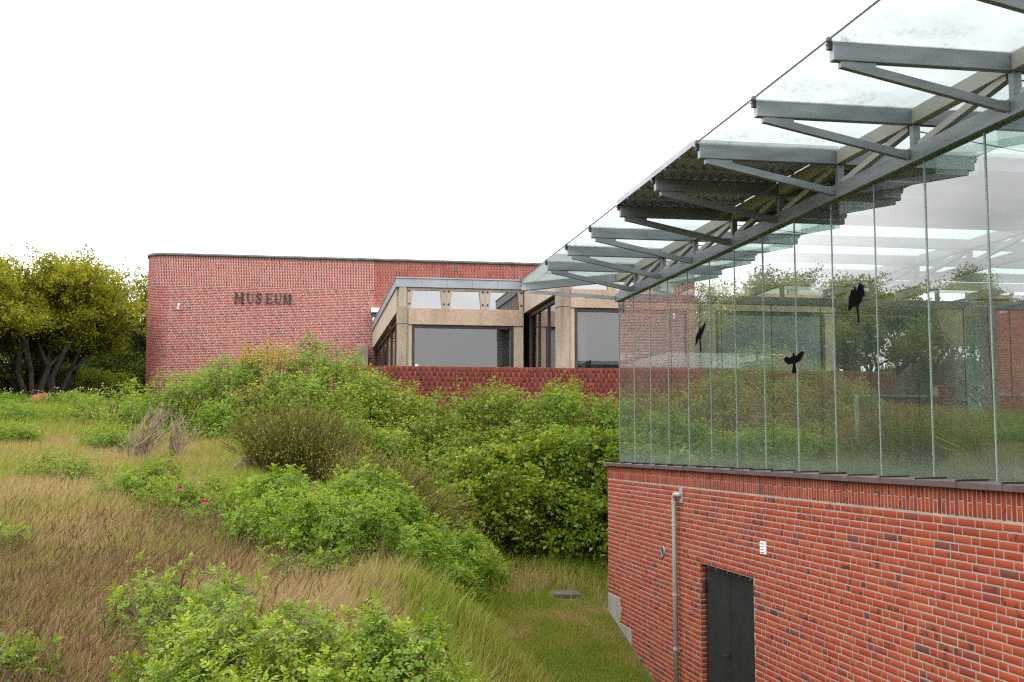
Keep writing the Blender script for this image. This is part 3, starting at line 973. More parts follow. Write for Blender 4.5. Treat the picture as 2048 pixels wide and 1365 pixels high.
def build_interior():
    xs = np.arange(BX+.2, XF+.2, .25)
    ys = np.arange(3.6, YE+.1, .25)
    X, Y = np.meshgrid(xs, ys)
    Z = -.36+.05*np.sin(X*1.3+Y*.7)*np.sin(Y*.9)+.02*np.sin(X*5)*np.sin(Y*4)
    V = np.stack([X, Y, Z], -1).reshape(-1, 3)
    nx, ny = len(xs), len(ys)
    i = np.arange(nx-1)[None]+np.arange(ny-1)[:, None]*nx
    F = np.stack([i, i+1, i+1+nx, i+nx], -1).reshape(-1, 4)
    np_obj('planting_bed', V, F, M['ground'], None, smooth=True, kind='structure')
    qbox('inner_plinth', (GX-.02, 3.6, -.6), (GX+.03, YE-.02, -.29), M['concg'], PAV)
    qbox('end_wall', (BX+.32, 3.25, -.6), (XF+.1, 3.39, ZB-.003), M['concp'], PAV)  # unseen wall added to close the near end against bright reflections
    Bk = []
    z, row = ZB-.01, 0
    while z > -.4:
        for a, b in monk_course(3.4, YE-.2, row):
            Bk.append((XF-.1, (a+b)/2, z-.034, -1, 0, b-a, .056))
        z -= .0667
        row += 1
    qbox('added_back_wall', (XF-.1, 3.4, -.6), (XF+.1, YE-.2, ZB-.003), M['dmortar'], PAV)  # unseen brick wall added to keep bright sky out of the end glass reflection
    lay_bricks(PAV, Bk, M['brick'], .003, .001, 0, stuff='added_back_brickwork')
    # cracked column
    m = MB()
    m.box((11.52, 18.6, -.45), (11.9, 18.98, ZB-.003))
    c = m.obj('column', M['concc'], PAV, bevel=.012, label='grey concrete column with a long crack inside the far glass wall')
    r = np.random.default_rng(5)
    zs = np.linspace(-.3, ZB-.02, 26)
    xx = 11.76+np.cumsum(r.normal(0, .012, 26))*.8
    V, F = [], []
    for k, (x, z) in enumerate(zip(xx, zs)):
        wd = r.uniform(.004, .014)
        V += [(x-wd, 18.5975, z), (x+wd, 18.5975, z)]
        if k: F.append((2*k-2, 2*k-1, 2*k+1, 2*k))
    np_obj('crack', np.array(V), np.array(F), M['crack'], c)
    # pale boulder and turquoise shell
    for (x, y, rr, zz) in ((6.05, 12.55, .14, -.36), (6.02, 17.75, .14, -.38)):
        u, v = np.meshgrid(np.linspace(0, 2*PI, 17)[:-1], np.linspace(0, PI, 9))
        rad = rr*(1+.1*np.sin(3*u+1)*np.sin(v)+.06*np.sin(5*u)*np.sin(2*v))
        V = np.stack([x+rad*np.sin(v)*np.cos(u)*1.2, y+rad*np.sin(v)*np.sin(u), zz+.05+rad*np.cos(v)*.95], -1).reshape(-1, 3)
        F = [(a*16+b, a*16+(b+1) % 16, (a+1)*16+(b+1) % 16, (a+1)*16+b) for a in range(8) for b in range(16)]
        o = np_obj('boulder', V, np.array(F), M['stone'], None, smooth=True)
        tag(o, 'pale rounded boulder close behind the glass beside the grass clump' if y < 15 else 'pale flat boulder in front of the turquoise shell', 'boulder')
    t = thing('shell_seat', (6.15, 18.3, -.37), 'turquoise rounded shell standing behind the far corner glass', 'shell')
    V, F = [], []
    na, nb = 18, 8
    for a in range(na+1):
        for b in range(nb+1):
            th = PI*a/na
            ph = (b/nb-.5)*1.5
            rr = .24*(math.cos(ph)**.5)
            V.append((6.15-math.cos(th)*rr, 18.36+.16*math.sin(ph), -.37+math.sin(th)*rr*1.55))
    for a in range(na):
        for b in range(nb):
            if 6 <= a <= 11 and b < 3: continue
            i0 = a*(nb+1)+b
            F.append((i0, i0+1, i0+nb+2, i0+nb+1))
    o = np_obj('shell', np.array(V), np.array(F), M['turq'], t, smooth=True)
    sol = o.modifiers.new('thickness', 'SOLIDIFY')
    sol.thickness = .012
    m = MB()
    m.box((5.99, 18.26, -.38), (6.31, 18.46, -.2))
    m.obj('seat', M['turq'], t, bevel=.02)


build_interior()

# ------------------------------------------------------------------ museum
MY, MX0, MX1, MR = 49.0, -6.64, 11.0, 0.85
MZT, MZB, MZS = 7.80, 1.7, 6.565
MUS = thing('museum_building', (0, MY, 2.0), 'long red brick museum with a rounded corner and dark lettering on its wall', 'museum')


def mus_path(s):
    """s along the outside: side face, rounded corner, front face; returns x, y, normal"""
    ls, la = 9.0, MR*PI/2
    if s < ls:
        return MX0, MY+MR+(ls-s), (-1, 0)
    s -= ls
    if s < la:
        a = s/MR
        return MX0+MR-MR*math.cos(a), MY+MR-MR*math.sin(a), (-math.cos(a), -math.sin(a))
    s -= la
    return MX0+MR+s, MY, (0, -1)


def build_museum():
    stot = 9.0+MR*PI/2+(MX1-MX0-MR)
    sx = 9.0+MR*PI/2-(MX0+MR)                 # s at X = 0
    ssplit = sx+2.66
    # mortar skins

    def skin(name, s0, s1, z0, z1, mat, off=0.0):
        ss = np.linspace(s0, s1, max(2, int((s1-s0)/.12)))
        V = []
        for s in ss:
            x, y, n = mus_path(s)
            V += [(x+n[0]*off, y+n[1]*off, z0), (x+n[0]*off, y+n[1]*off, z1)]
        F = [(2*k, 2*k+2, 2*k+3, 2*k+1) for k in range(len(ss)-1)]
        return np_obj(name, np.array(V), np.array(F), mat, MUS)
    skin('mortar_wall', 0, ssplit, MZB-1, MZT, M['mmortar'])
    skin('mortar_wall', ssplit, stot, MZB-1, MZT, M['dmortar'])
    B1 = []
    row = 0
    z = MZS
    while z > MZB:
        zm = z-.0333
        for s, e in monk_course(0, stot, row):
            x, y, n = mus_path((s+e)/2)
            if y > MY+3 or (x > 3.2 and zm < 5.0): continue
            B1.append((x, y, zm, *n, e-s-.004, .0525))
        z -= .0667
        row += 1
    # upper band of upright bricks
    s = 6.0
    i = 0
    while s < stot-.05:
        x, y, n = mus_path(s+.0333)
        off = 0.12*(i % 2)
        z = MZS+.006-off
        while z < MZT:
            a, b = max(z, MZS+.006), min(z+.228, MZT)
            if b-a > .03: B1.append((x, y, (a+b)/2, *n, .052, b-a-.003))
            z += .24
        s += .0667
        i += 1
    lay_bricks(MUS, B1, M['mbrick'], .0025, .0008, 300, mask=lambda C: (C[:, 1] < MY+.05) & (C[:, 0] < 1.6) & (C[:, 2] > 4.2))
    # roof edge
    V, F = [], []
    ss = np.linspace(0, stot, 160)
    prof = [(-.02, MZT-.01), (.06, MZT-.01), (.06, MZT+.11), (-.25, MZT+.14)]
    for s in ss:
        x, y, n = mus_path(s)
        V += [(x+n[0]*o, y+n[1]*o, z) for o, z in prof]
    for k in range(len(ss)-1):
        for j in range(3):
            F.append((4*k+j, 4*k+4+j, 4*k+5+j, 4*k+1+j))
    np_obj('roof_edge', np.array(V), np.array(F), M['dzinc'], MUS)
    m = MB()
    m.box((MX0+MR, MY+.3, MZT), (MX1, MY+9, MZT+.05))
    m.box((MX1-.05, MY+.02, MZB-1), (MX1, MY+9, MZT))
    m.box((MX0+.06, MY+9, MZB-1), (MX1, MY+9.2, MZT))
    m.obj('roof', M['dzinc'], MUS)
    m = MB()
    for x in np.arange(MX0+2.2, MX1, 2.0):
        m.box((x-.012, MY-.066, MZT-.012), (x+.012, MY-.058, MZT+.116))
    m.obj('roof_edge_joint', M['dzinc'], MUS)
    # letters MUSEUM
    z0, z1 = 5.888, 6.33
    h = z1-z0

    def letter(ch, x0, x1):
        m = MB()
        w_ = x1-x0
        o = (x0, MY-.035, z0)
        ux, uy, n, t = (1, 0, 0), (0, 0, 1), (0, -1, 0), .03

        def P(poly): m.prism([(a*w_, b*h) for a, b in poly], o, ux, uy, n, t)
        sf = .055
        if ch == 'M':
            P([(.08, 0), (.18, 0), (.18, 1), (.08, 1)])
            P([(.74, 0), (.92, 0), (.92, 1), (.74, 1)])
            P([(.181, .86), (.181, 1), (.27, 1), (.53, .2), (.47, .0)])
            P([(.531, .19), (.48, .0), (.739, .86), (.739, 1), (.70, 1)])
            for a, b in ((0, .28), (.64, 1)): P([(a, -.005), (b, -.005), (b, sf), (a, sf)])
            P([(0, 1-sf), (.079, 1-sf), (.079, 1), (0, 1)])
            P([(.921, 1-sf), (1, 1-sf), (1, 1), (.921, 1)])
        elif ch == 'U':
            n_ = 10
            outer = [(.5+.40*math.cos(PI+PI*k/n_), .30+.31*math.sin(PI+PI*k/n_)) for k in range(n_+1)]
            inner = [(.56+.26*math.cos(2*PI-PI*k/n_), .30+.24*math.sin(2*PI-PI*k/n_)) for k in range(n_+1)]
            P(outer+inner)
            P([(.1, .301), (.30, .301), (.30, 1), (.1, 1)])
            P([(.82, .301), (.90, .301), (.90, 1), (.82, 1)])
            P([(0, 1-sf), (.099, 1-sf), (.099, 1), (0, 1)])
            P([(.301, 1-sf), (.42, 1-sf), (.42, 1), (.301, 1)])
            P([(.7, 1-sf), (.819, 1-sf), (.819, 1), (.7, 1)])
            P([(.901, 1-sf), (1, 1-sf), (1, 1), (.901, 1)])
        elif ch == 'E':
            P([(.12, 0), (.33, 0), (.33, 1), (.12, 1)])
            P([(.331, 0), (.92, 0), (1, .26), (.92, .26), (.80, .08), (.331, .08)])
            P([(.331, 1), (.90, 1), (.93, .76), (.86, .76), (.76, .93), (.331, .93)])
            P([(.331, .48), (.70, .48), (.70, .56), (.331, .56)])
            P([(.70, .38), (.76, .38), (.76, .66), (.70, .66)])
            P([(0, 0), (.119, 0), (.119, sf), (0, sf)])
            P([(0, 1-sf), (.119, 1-sf), (.119, 1), (0, 1)])
        else:
            cl = [(.86, .72), (.82, .88), (.66, .97), (.46, .98), (.26, .92), (.16, .78), (.22, .64), (.40, .54), (.62, .45), (.80, .34), (.84, .20), (.72, .07), (.52, .02), (.32, .03), (.16, .12), (.12, .28)]
            for (a, b), (c, d) in zip(cl[:-1], cl[1:]):
                wd = .05 + .05*math.exp(-((b+d)/2-.5)**2/.03)
                q = math.hypot(c-a, d-b)
                nx_, ny_ = -(d-b)/q*wd, (c-a)/q*wd
                ex, ey = (c-a)*.12, (d-b)*.12
                P([(a-nx_-ex, b-ny_-ey), (c-nx_+ex, d-ny_+ey), (c+nx_+ex, d+ny_+ey), (a+nx_-ex, b+ny_-ey)])
            P([(.80, .66), (.88, .66), (.90, .95), (.84, .95)])
            P([(.06, .04), (.14, .04), (.16, .34), (.08, .34)])
        m.obj('letter', M['letter'], MUS, label='dark serif letter '+ch+' in the word MUSEUM')
    for ch, a, b in (('M', -3.085, -2.69), ('U', -2.60, -2.30), ('S', -2.235, -1.965), ('E', -1.83, -1.54), ('U', -1.465, -1.19), ('M', -1.12, -.765)):
        letter(ch, a, b)
    # small spotlight on the wall
    m = MB()
    m.box((-5.34, MY-.05, 5.58), (-5.28, MY-.01, 5.65))
    m.tube([(-5.31, MY-.05, 5.62), (-5.31, MY-.13, 5.66)], .012, 6)
    m.tube([(-5.315, MY-.11, 5.63), (-5.28, MY-.18, 5.78)], [.035, .045], 10)
    m.obj('wall_spotlight', M['white'], MUS, label='small white spotlight on the brick wall below the upright brick band')
    # lamp box near the concrete wing
    m = MB()
    m.box((2.52, MY-.55, 5.56), (2.98, MY-.02, 5.74))
    lb = m.obj('lamp_box', M['white'], MUS, bevel=.01, label='white lamp box on the brick wall above the concrete wing')
    m = MB()
    m.box((2.56, MY-.45, 5.09), (2.98, MY-.05, 5.557))
    m.obj('lamp_bracket', M['dsteel'], lb)
    m = MB()
    m.box((2.57, MY-.47, 5.20), (2.95, MY-.453, 5.34))
    m.obj('lamp_panel', M['white'], lb)
    m = MB()
    m.box((1.92, MY-.7, 1.5), (2.40, MY-.03, 4.20))
    m.obj('pier', M['concp'], MUS, bevel=.02, label='low concrete pier where the brick wall meets the wing')


build_museum()

# ------------------------------------------------------------------ concrete wing
WNG = thing('concrete_wing', (6.0, 34.9, 0.6), 'stepped concrete gallery wing with zinc roof edges and large dark framed windows', 'building')


def curtain(parent, x0, x1, y, z0, z1, wave=.05, mat='curtain'):
    n = max(6, int((x1-x0)/.03))
    V, F = [], []
    for k in range(n+1):
        x = x0+(x1-x0)*k/n
        yy = y+wave*math.sin(k*1.1)
        V += [(x, yy, z0), (x, yy, z1)]
        if k: F.append((2*k-2, 2*k, 2*k+1, 2*k-1))
    np_obj('curtain', np.array(V), np.array(F), M[mat], parent)


def bay_front(Y, x0, x1, first=True):
    """one bay seen from the front: pillar, clerestory, lintel, window, zinc"""
    zt, zb = 5.08, 4.79
    pw = .34
    # zinc edge in separate lengths
    n = 5
    for k in range(n):
        a, b = x0-.04+(x1-x0)*k/n, x0-.04+(x1-x0)*(k+1)/n
        qbox('zinc_panel', (a+.003, Y-.04, zb), (b-.003, Y+.3, zt-.035), M['zinc'], WNG)
    qbox('zinc_cap', (x0-.06, Y-.065, zt-.033), (x1-.04, Y+.3, zt), M['zinc'], WNG, .005)
    # clerestory of three trapezoid frames
    m3 = (x1-x0-pw+.05)/3
    za, zc = 4.16, 4.785
    for k in range(3):
        a = x0+pw-.05+k*m3+.012
        b = a+m3-.024
        ft, fb = .17, .115
        top = .085
        P = MB()
        o, ux, uy, nn = (0, Y+.10, 0), (1, 0, 0), (0, 0, 1), (0, -1, 0)
        P.prism([(a, za), (a+fb, za), (a+ft, zc-top), (a, zc-top)], o, ux, uy, nn, .08)
        P.prism([(b-fb, za), (b, za), (b, zc-top), (b-ft, zc-top)], o, ux, uy, nn, .08)
        P.box((a, Y+.02, zc-top), (b, Y+.10, zc))
        fr = P.obj('clerestory_window', M['concf'], WNG)
        G = MB()
        G.prism([(a+fb, za), (b-fb, za), (b-ft, zc-top), (a+ft, zc-top)], (0, Y+.09, 0), ux, uy, nn, .01)
        G.obj('pane', M['mirror'], fr)
        for bx in (a+.06, b-.06):
            for bz in (za+.13, zc-.10):
                Q = MB()
                Q.tube([(bx, Y+.022, bz), (bx, Y+.008, bz)], .032, 12)
                Q.obj('bolt', M['dframe'], fr)
        if k:
            qbox('mullion_post', (a-.024, Y+.03, za), (a-.001, Y+.10, zc), M['zinc'], WNG)
    # lintel
    qbox('lintel', (x0+pw, Y+.0, 3.66), (x1-.002, Y+.35, 4.155), M['conc'], WNG, .006)
    # pillar
    q = MB()
    q.box((x0+.02, Y-.05, .3), (x0+pw-.05, Y+.45, 3.66))
    q.box((x0+.01, Y-.06, 3.668), (x0+pw-.05, Y+.45, 4.18))
    q.box((x0+pw-.047, Y-.01, .3), (x0+pw-.004, Y+.3, 4.17))
    q.obj('pillar', M['concp'] if first else M['conc2'], WNG, bevel=.012, label='weathered concrete pillar with orange lichen' if first else 'streaked concrete corner pillar')
    qbox('pillar_head', (x0+.06, Y-.03, 4.185), (x0+pw-.06, Y+.3, 4.788), M['concf'], WNG, .006)
    # concrete panels either side of the window and the window
    wx0, wx1 = x0+pw+.11+(.0 if first else .0), x1-.30
    qbox('concrete_panel', (x0+pw, Y+.03, .3), (wx0, Y+.3, 3.655), M['concf'] if first else M['conc'], WNG, .006)
    qbox('concrete_panel', (wx1, Y+.03, .3), (x1-.002, Y+.3, 3.655), M['concf'] if first else M['conc'], WNG, .006)
    f = MB()
    zt_ = 3.65
    f.box((wx0+.003, Y+.05, .9), (wx0+.085, Y+.16, zt_))
    f.box((wx1-.085, Y+.05, .9), (wx1-.003, Y+.16, zt_))
    f.box((wx0+.085, Y+.05, zt_-.09), (wx1-.085, Y+.16, zt_-.002))
    f.box((wx0+.085, Y+.05, .9), (wx1-.085, Y+.16, 1.0))
    win = f.obj('window', M['dframe'], WNG)
    qbox('pane', (wx0+.08, Y+.10, 1.0), (wx1-.08, Y+.112, zt_-.085), M['window'], win)
    if first:
        qbox('window_label', (wx0+.12, Y+.094, 2.38), (wx0+.20, Y+.098, 2.46), M['white'], win)
        curtain(win, wx1-.45, wx1-.1, Y+.3, .9, 3.6)
    else:
        curtain(win, wx0+.09, wx0+.36, Y+.24, .9, 3.6)
        curtain(win, wx1-.45, wx1-.09, Y+.24, .9, 3.6)


def build_wing():
    Y1, Y2 = 34.9, 29.9
    bay_front(Y1, 2.58, 6.45, True)
    bay_front(Y2, 6.45, 10.35, False)
    bay_front(Y2, 10.36, 14.26, False)
    # side faces: zinc, concrete fascia, glazing set back under it

    def side(X, ya, yb):
        n = max(3, int((yb-ya)/.9))
        for k in range(n):
            a, b = ya+(yb-ya)*k/n, ya+(yb-ya)*(k+1)/n
            qbox('zinc_panel', (X-.04, a+.003, 4.79), (X+.02, b-.003, 5.045), M['zinc'], WNG)
        qbox('zinc_cap', (X-.06, ya, 5.047), (X+.25, yb, 5.08), M['zinc'], WNG, .005)
        n = max(2, int((yb-ya)/1.6))
        for k in range(n):
            a, b = ya+(yb-ya)*k/n, ya+(yb-ya)*(k+1)/n
            qbox('fascia_panel', (X, a+.004, 4.06), (X+.12, b-.004, 4.787), M['concf'], WNG, .004)
        # glazing
        g = MB()
        xs_ = X+.16
        ys_ = np.linspace(ya+.45, yb-.05, 4 if yb-ya < 6 else 7)
        for y in ys_:
            g.box((xs_, y-.05, .6), (xs_+.1, y+.05, 4.055))
        g.box((xs_-.01, ya+.4, 3.93), (xs_+.1, yb, 4.058))
        wn = g.obj('side_window', M['dframe'], WNG)
        for a, b in zip(ys_[:-1], ys_[1:]):
            qbox('pane', (xs_+.04, a+.05, .6), (xs_+.052, b-.05, 3.93), M['window'], wn)
    side(2.58, Y1+.31, 48.9)
    side(6.45, Y2+.31, Y1-.045)
    # roofs, back walls, floor
    m = MB()
    m.box((2.62, Y1+.30, 5.0), (10.4, 48.9, 5.06))
    m.box((6.5, Y2+.30, 5.0), (14.2, Y1+.299, 5.055))
    m.obj('roof', M['dzinc'], WNG)
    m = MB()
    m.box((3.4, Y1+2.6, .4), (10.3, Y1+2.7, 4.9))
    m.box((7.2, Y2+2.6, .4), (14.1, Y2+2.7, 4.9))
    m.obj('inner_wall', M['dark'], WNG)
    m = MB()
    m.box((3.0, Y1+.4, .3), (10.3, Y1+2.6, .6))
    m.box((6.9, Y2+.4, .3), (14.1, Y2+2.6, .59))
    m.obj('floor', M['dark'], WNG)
    qbox('end_wall', (14.12, Y2+.31, .2), (14.24, 48, 4.99), M['conc'], WNG)


build_wing()


# ------------------------------------------------------------------ terrace parapet
def build_parapet():
    Y, x0, x1, zt, zb = 28.0, .55, 15.0, 1.925, -.3
    root = thing('parapet_wall', (7.5, Y, zb), 'low dark red wall of upright bricks in front of the concrete wing', 'wall')
    qbox('mortar_core', (x0, Y, zb), (x1, Y+.22, zt-.008), M['pmortar'], root)
    B = []
    x = x0
    i = 0
    r = np.random.default_rng(9)
    while x < x1-.05:
        xc = x+.0333
        ztop = zt+r.normal(0, .004)
        z = ztop
        first = True
        while z > 0.2:
            l = .108 if (first and i % 2) else .228
            B.append((xc+r.normal(0, .0015), Y, z-l/2, 0, -1, .0545+r.normal(0, .001)*0, l))
            z -= l+.012
            first = False
        x += .0667
        i += 1
    lay_bricks(root, B, M['pbrick'], .012, .006, 300, mask=lambda C: (C[:, 0] > 1.4) & (C[:, 0] < 7.2) & (C[:, 2] > 1.25))


build_parapet()


def build_garden_wall():
    """low wall with a zinc coping seen through the glass, and the brick block behind it"""
    Y = 21.6
    root = thing('garden_wall', (13, Y, -.8), 'low red brick garden wall with pale zinc coping beyond the far glass', 'wall')
    segs = [(10.75, 12.45, .98), (12.46, 12.86, 1.22), (12.87, 13.7, .90), (13.71, 18.0, 1.02)]
    B = []
    for a, b, zt in segs:
        qbox('mortar_core', (a, Y, -.9), (b, Y+.2, zt), M['dmortar'], root)
        z = zt
        row = 0
        while z > -.4:
            for s, e in monk_course(a, b, row):
                B.append(((s+e)/2, Y, z-.034, 0, -1, e-s, .055))
            z -= .0667
            row += 1
        if zt < 1.1:
            qbox('coping', (a, Y-.05, zt+.002), (b, Y+.25, zt+.045), M['zinc'], root)
    lay_bricks(root, B, M['brick'], .006, .002, 0)
    r2 = thing('brick_block', (24, 31, .5), 'plain red brick block beyond the pavilion at the right', 'building')
    qbox('mortar_core', (19.4, 31.0, -.2), (28, 37, 4.3), M['dmortar'], r2)
    B = []
    z = 4.3
    row = 0
    while z > .4:
        for s, e in monk_course(19.4, 28, row):
            B.append(((s+e)/2, 31.0, z-.034, 0, -1, e-s, .055))
        z -= .0667
        row += 1
    lay_bricks(r2, B, M['mbrick'], .005, .002, 0)
    qbox('roof_edge', (19.3, 30.9, 4.3), (28.1, 37.1, 4.42), M['dzinc'], r2)


build_garden_wall()


def build_house():
    """brick house left of the picture, mirrored in the rightmost panes"""
    root = thing('brick_house', (-19, 37, 1.0), 'plain red brick house out of the picture on the left mirrored in the right panes', 'house')
    x0, x1, y0, y1, z0, z1 = -23.0, -16.2, 31.0, 42.5, .4, 5.4
    qbox('mortar_core', (x0, y0, z0), (x1, y1, z1), M['dmortar'], root)
    B = []
    z = z1
    row = 0
    while z > 1.0:
        for s, e in monk_course(y0, y1, row):
            B.append((x1, (s+e)/2, z-.034, 1, 0, e-s, .056))
        for s, e in monk_course(x0, x1, row):
            B.append(((s+e)/2, y0, z-.034, 0, -1, e-s, .056))
        z -= .0667
        row += 1
    lay_bricks(root, B, M['brick'], .003, .001, 0)
    qbox('roof_edge', (x0-.1, y0-.1, z1), (x1+.1, y1+.1, z1+.12), M['dzinc'], root)


build_house()


# ------------------------------------------------------------------ small things on the ground
def build_small():
    # manhole
    x, y = 4.45, 20.05
    z = float(terr(x, y))
    t = thing('manhole_cover', (x, y, z), 'dark grey slab cover lying in the lawn beside the brick corner', 'cover')
    m = MB()
    m.hexa([(x-.24, y-.15, z-.02), (x+.22, y-.17, z-.03), (x+.24, y+.17, z-.01), (x-.22, y+.17, z-.01), (x-.24, y-.15, z+.035), (x+.22, y-.17, z+.025), (x+.24, y+.17, z+.055), (x-.22, y+.17, z+.055)])
    m.obj('slab', M['slate'], t, bevel=.006)
    m = MB()
    m.box((x-.44, y+.02, z-.05), (x-.26, y+.28, z+.02))
    m.obj('pit_frame', M['dark'], t, bevel=.01)
    # red stone under the trees
    x, y = -8.75, 40.0
    z = float(terr(x, y))
    V = []
    for zz, sc in ((-.2, 1.05), (.28, 1.0), (.46, .72)):
        for a in range(8):
            an = 2*PI*a/8+.2
            V.append((x+sc*.34*math.cos(an)*(1.0+.12*math.sin(3*an))+zz*.25, y+sc*.25*math.sin(an), z+zz+.07*math.cos(an+.5)))
    F = [(k*8+a, k*8+(a+1) % 8, (k+1)*8+(a+1) % 8, (k+1)*8+a) for k in range(2) for a in range(8)]
    bm = MB()
    bm.add(V, F+[tuple(range(16, 24))])
    o = bm.obj('boundary_stone', M['rust'], None)
    tag(o, 'rust red block of stone in the grass in front of the trees', 'stone')


build_small()


# ------------------------------------------------------------------ vegetation
def rot_basis(D, spin):
    D = D/np.linalg.norm(D, axis=1, keepdims=True)
    a = np.where(np.abs(D[:, 2:3]) > .95, np.array([[1., 0, 0]]), np.array([[0., 0, 1]]))
    x = np.cross(a, D)
    x /= np.linalg.norm(x, axis=1, keepdims=True)
    y = np.cross(D, x)
    c, s = np.cos(spin)[:, None], np.sin(spin)[:, None]
    return x*c+y*s, y*c-x*s, D


def instance(templates, P, D, scale, tint, r):
    """copies leaf templates (V, F, tint) to points; returns one big mesh"""
    Vs, Fs, Ts = [], [], []
    base = 0
    pick = r.integers(0, len(templates), len(P))
    X, Y, Z = rot_basis(D, r.uniform(0, 2*PI, len(P)))
    for k, (tv, tf, tt) in enumerate(templates):
        i = np.where(pick == k)[0]
        if len(i) == 0: continue
        sc = scale[i][:, None, None]
        V = P[i][:, None]+sc*(X[i][:, None]*tv[None, :, 0:1]+Y[i][:, None]*tv[None, :, 1:2]+Z[i][:, None]*tv[None, :, 2:3])
        F = tf[None]+(np.arange(len(i))*len(tv))[:, None, None]+base
        T = np.clip(tt[None]*.55+tint[i][:, None]*.6, 0, 1)
        base += len(i)*len(tv)
        Vs.append(V.reshape(-1, 3))
        Fs.append(F.reshape(-1, tf.shape[1]))
        Ts.append(T.ravel())
    return np.concatenate(Vs), np.concatenate(Fs), np.concatenate(Ts)


def leaflet(b, d, s, u, ln, wd, fine, r):
    """folded leaflet; b base, d direction, s sideways, u up"""
    tip = b+d*ln-u*ln*.18
    mid = b+d*ln*.5
    l = mid+s*wd*.5+u*wd*.16
    rr = mid-s*wd*.5+u*wd*.16
    if fine:
        l2 = b+d*ln*.78+s*wd*.36+u*wd*.02
        r2 = b+d*ln*.78-s*wd*.36+u*wd*.02
        m1 = b+d*ln*.42-u*wd*.02
        m2 = b+d*ln*.76-u*ln*.05
        l1 = b+d*ln*.36+s*wd*.5+u*wd*.16
        r1 = b+d*ln*.36-s*wd*.5+u*wd*.16
        return [b, m1, m2, tip, l1, r1, l2, r2], [(0, 1, 4), (0, 5, 1), (4, 1, 2), (4, 2, 6), (1, 5, 7), (1, 7, 2), (6, 2, 3), (2, 7, 3)]
    return [b, tip, l, rr], [(0, 1, 2), (0, 3, 1)]


def compound(r, L, pairs, ln, fine, droop=.35):
    V, F = [], []
    d0 = np.array([1., 0, 0])
    up = np.array([0., 0, 1])
    sd_ = np.array([0., 1, 0])

    def at(s): return np.array([s*L, 0, .12*L*math.sin(s*PI)*1.2-droop*L*s*s])

    def add(b, d, s, u, l_):
        vs, fs = leaflet(b, d, s, u, l_, l_*.62, fine, r)
        o = len(V)
        V.extend(vs)
        F.extend([tuple(o+i for i in f) for f in fs])
    for k in range(pairs):
        s = .34+.56*k/max(1, pairs-1)
        tang = at(s+.05)-at(s-.05)
        tang /= np.linalg.norm(tang)
        u = np.cross(tang, sd_)
        for sg in (-1, 1):
            d = tang*.55+sd_*sg*.85+u*r.normal(.05, .15)
            d /= np.linalg.norm(d)
            s2 = np.cross(u, d)
            s2 /= np.linalg.norm(s2)
            add(at(s), d, s2, np.cross(d, s2), ln*r.uniform(.8, 1.05)*(1-.15*abs(k-1)))
    tang = at(1.0)-at(.92)
    tang /= np.linalg.norm(tang)
    add(at(1.0), tang, sd_, np.cross(tang, sd_), ln*1.05)
    return np.array(V), np.array(F)


def shoot(seed, nleaf=8, pairs=3, L=.10, ln=.036, fine=False, stem=.10):
    r = np.random.default_rng(seed)
    Vs, Fs, Ts = [], [], []
    base = 0
    for i in range(nleaf):
        f = i/max(1, nleaf-1)
        V, F = compound(r, L*(1.1-.55*f)*r.uniform(.85, 1.15), pairs, ln*(1.05-.4*f), fine, droop=.45*(1-f)+.05)
        el = math.radians(12+58*f+r.normal(0, 8))
        az = i*2.399+r.normal(0, .25)
        ce, se, ca, sa = math.cos(el), math.sin(el), math.cos(az), math.sin(az)
        x = np.array([ce*ca, ce*sa, se])
        y = np.array([-sa, ca, 0])
        z = np.cross(x, y)
        W = V[:, 0:1]*x+V[:, 1:2]*y+V[:, 2:3]*z+np.array([0, 0, f*stem])
        Vs.append(W)
        Fs.append(F+base)
        Ts.append(np.full(len(V), .25+.6*f*f))
        base += len(V)
    return np.concatenate(Vs), np.concatenate(Fs), np.concatenate(Ts)


def simple_cluster(seed, n=9, R=.10, ln=.07, wd=.62, spread=1.0):
    """loose spray of single leaves"""
    r = np.random.default_rng(seed)
    V, F, T = [], [], []
    for i in range(n):
        b = r.normal(0, R*.5, 3)
        b[2] = abs(b[2])*.8
        d = np.array([r.normal(), r.normal(), r.normal(.25, .6)])
        d /= np.linalg.norm(d)
        s = np.cross(d, r.normal(0, 1, 3))
        s /= np.linalg.norm(s)
        l_ = ln*r.uniform(.7, 1.25)
        vs, fs = leaflet(b, d, s, np.cross(d, s), l_, l_*wd, False, r)
        o = len(V)
        V += vs
        F += [tuple(o+k for k in f) for f in fs]
        T += [r.uniform(.2, .8)]*len(vs)
    return np.array(V), np.array(F), np.array(T)


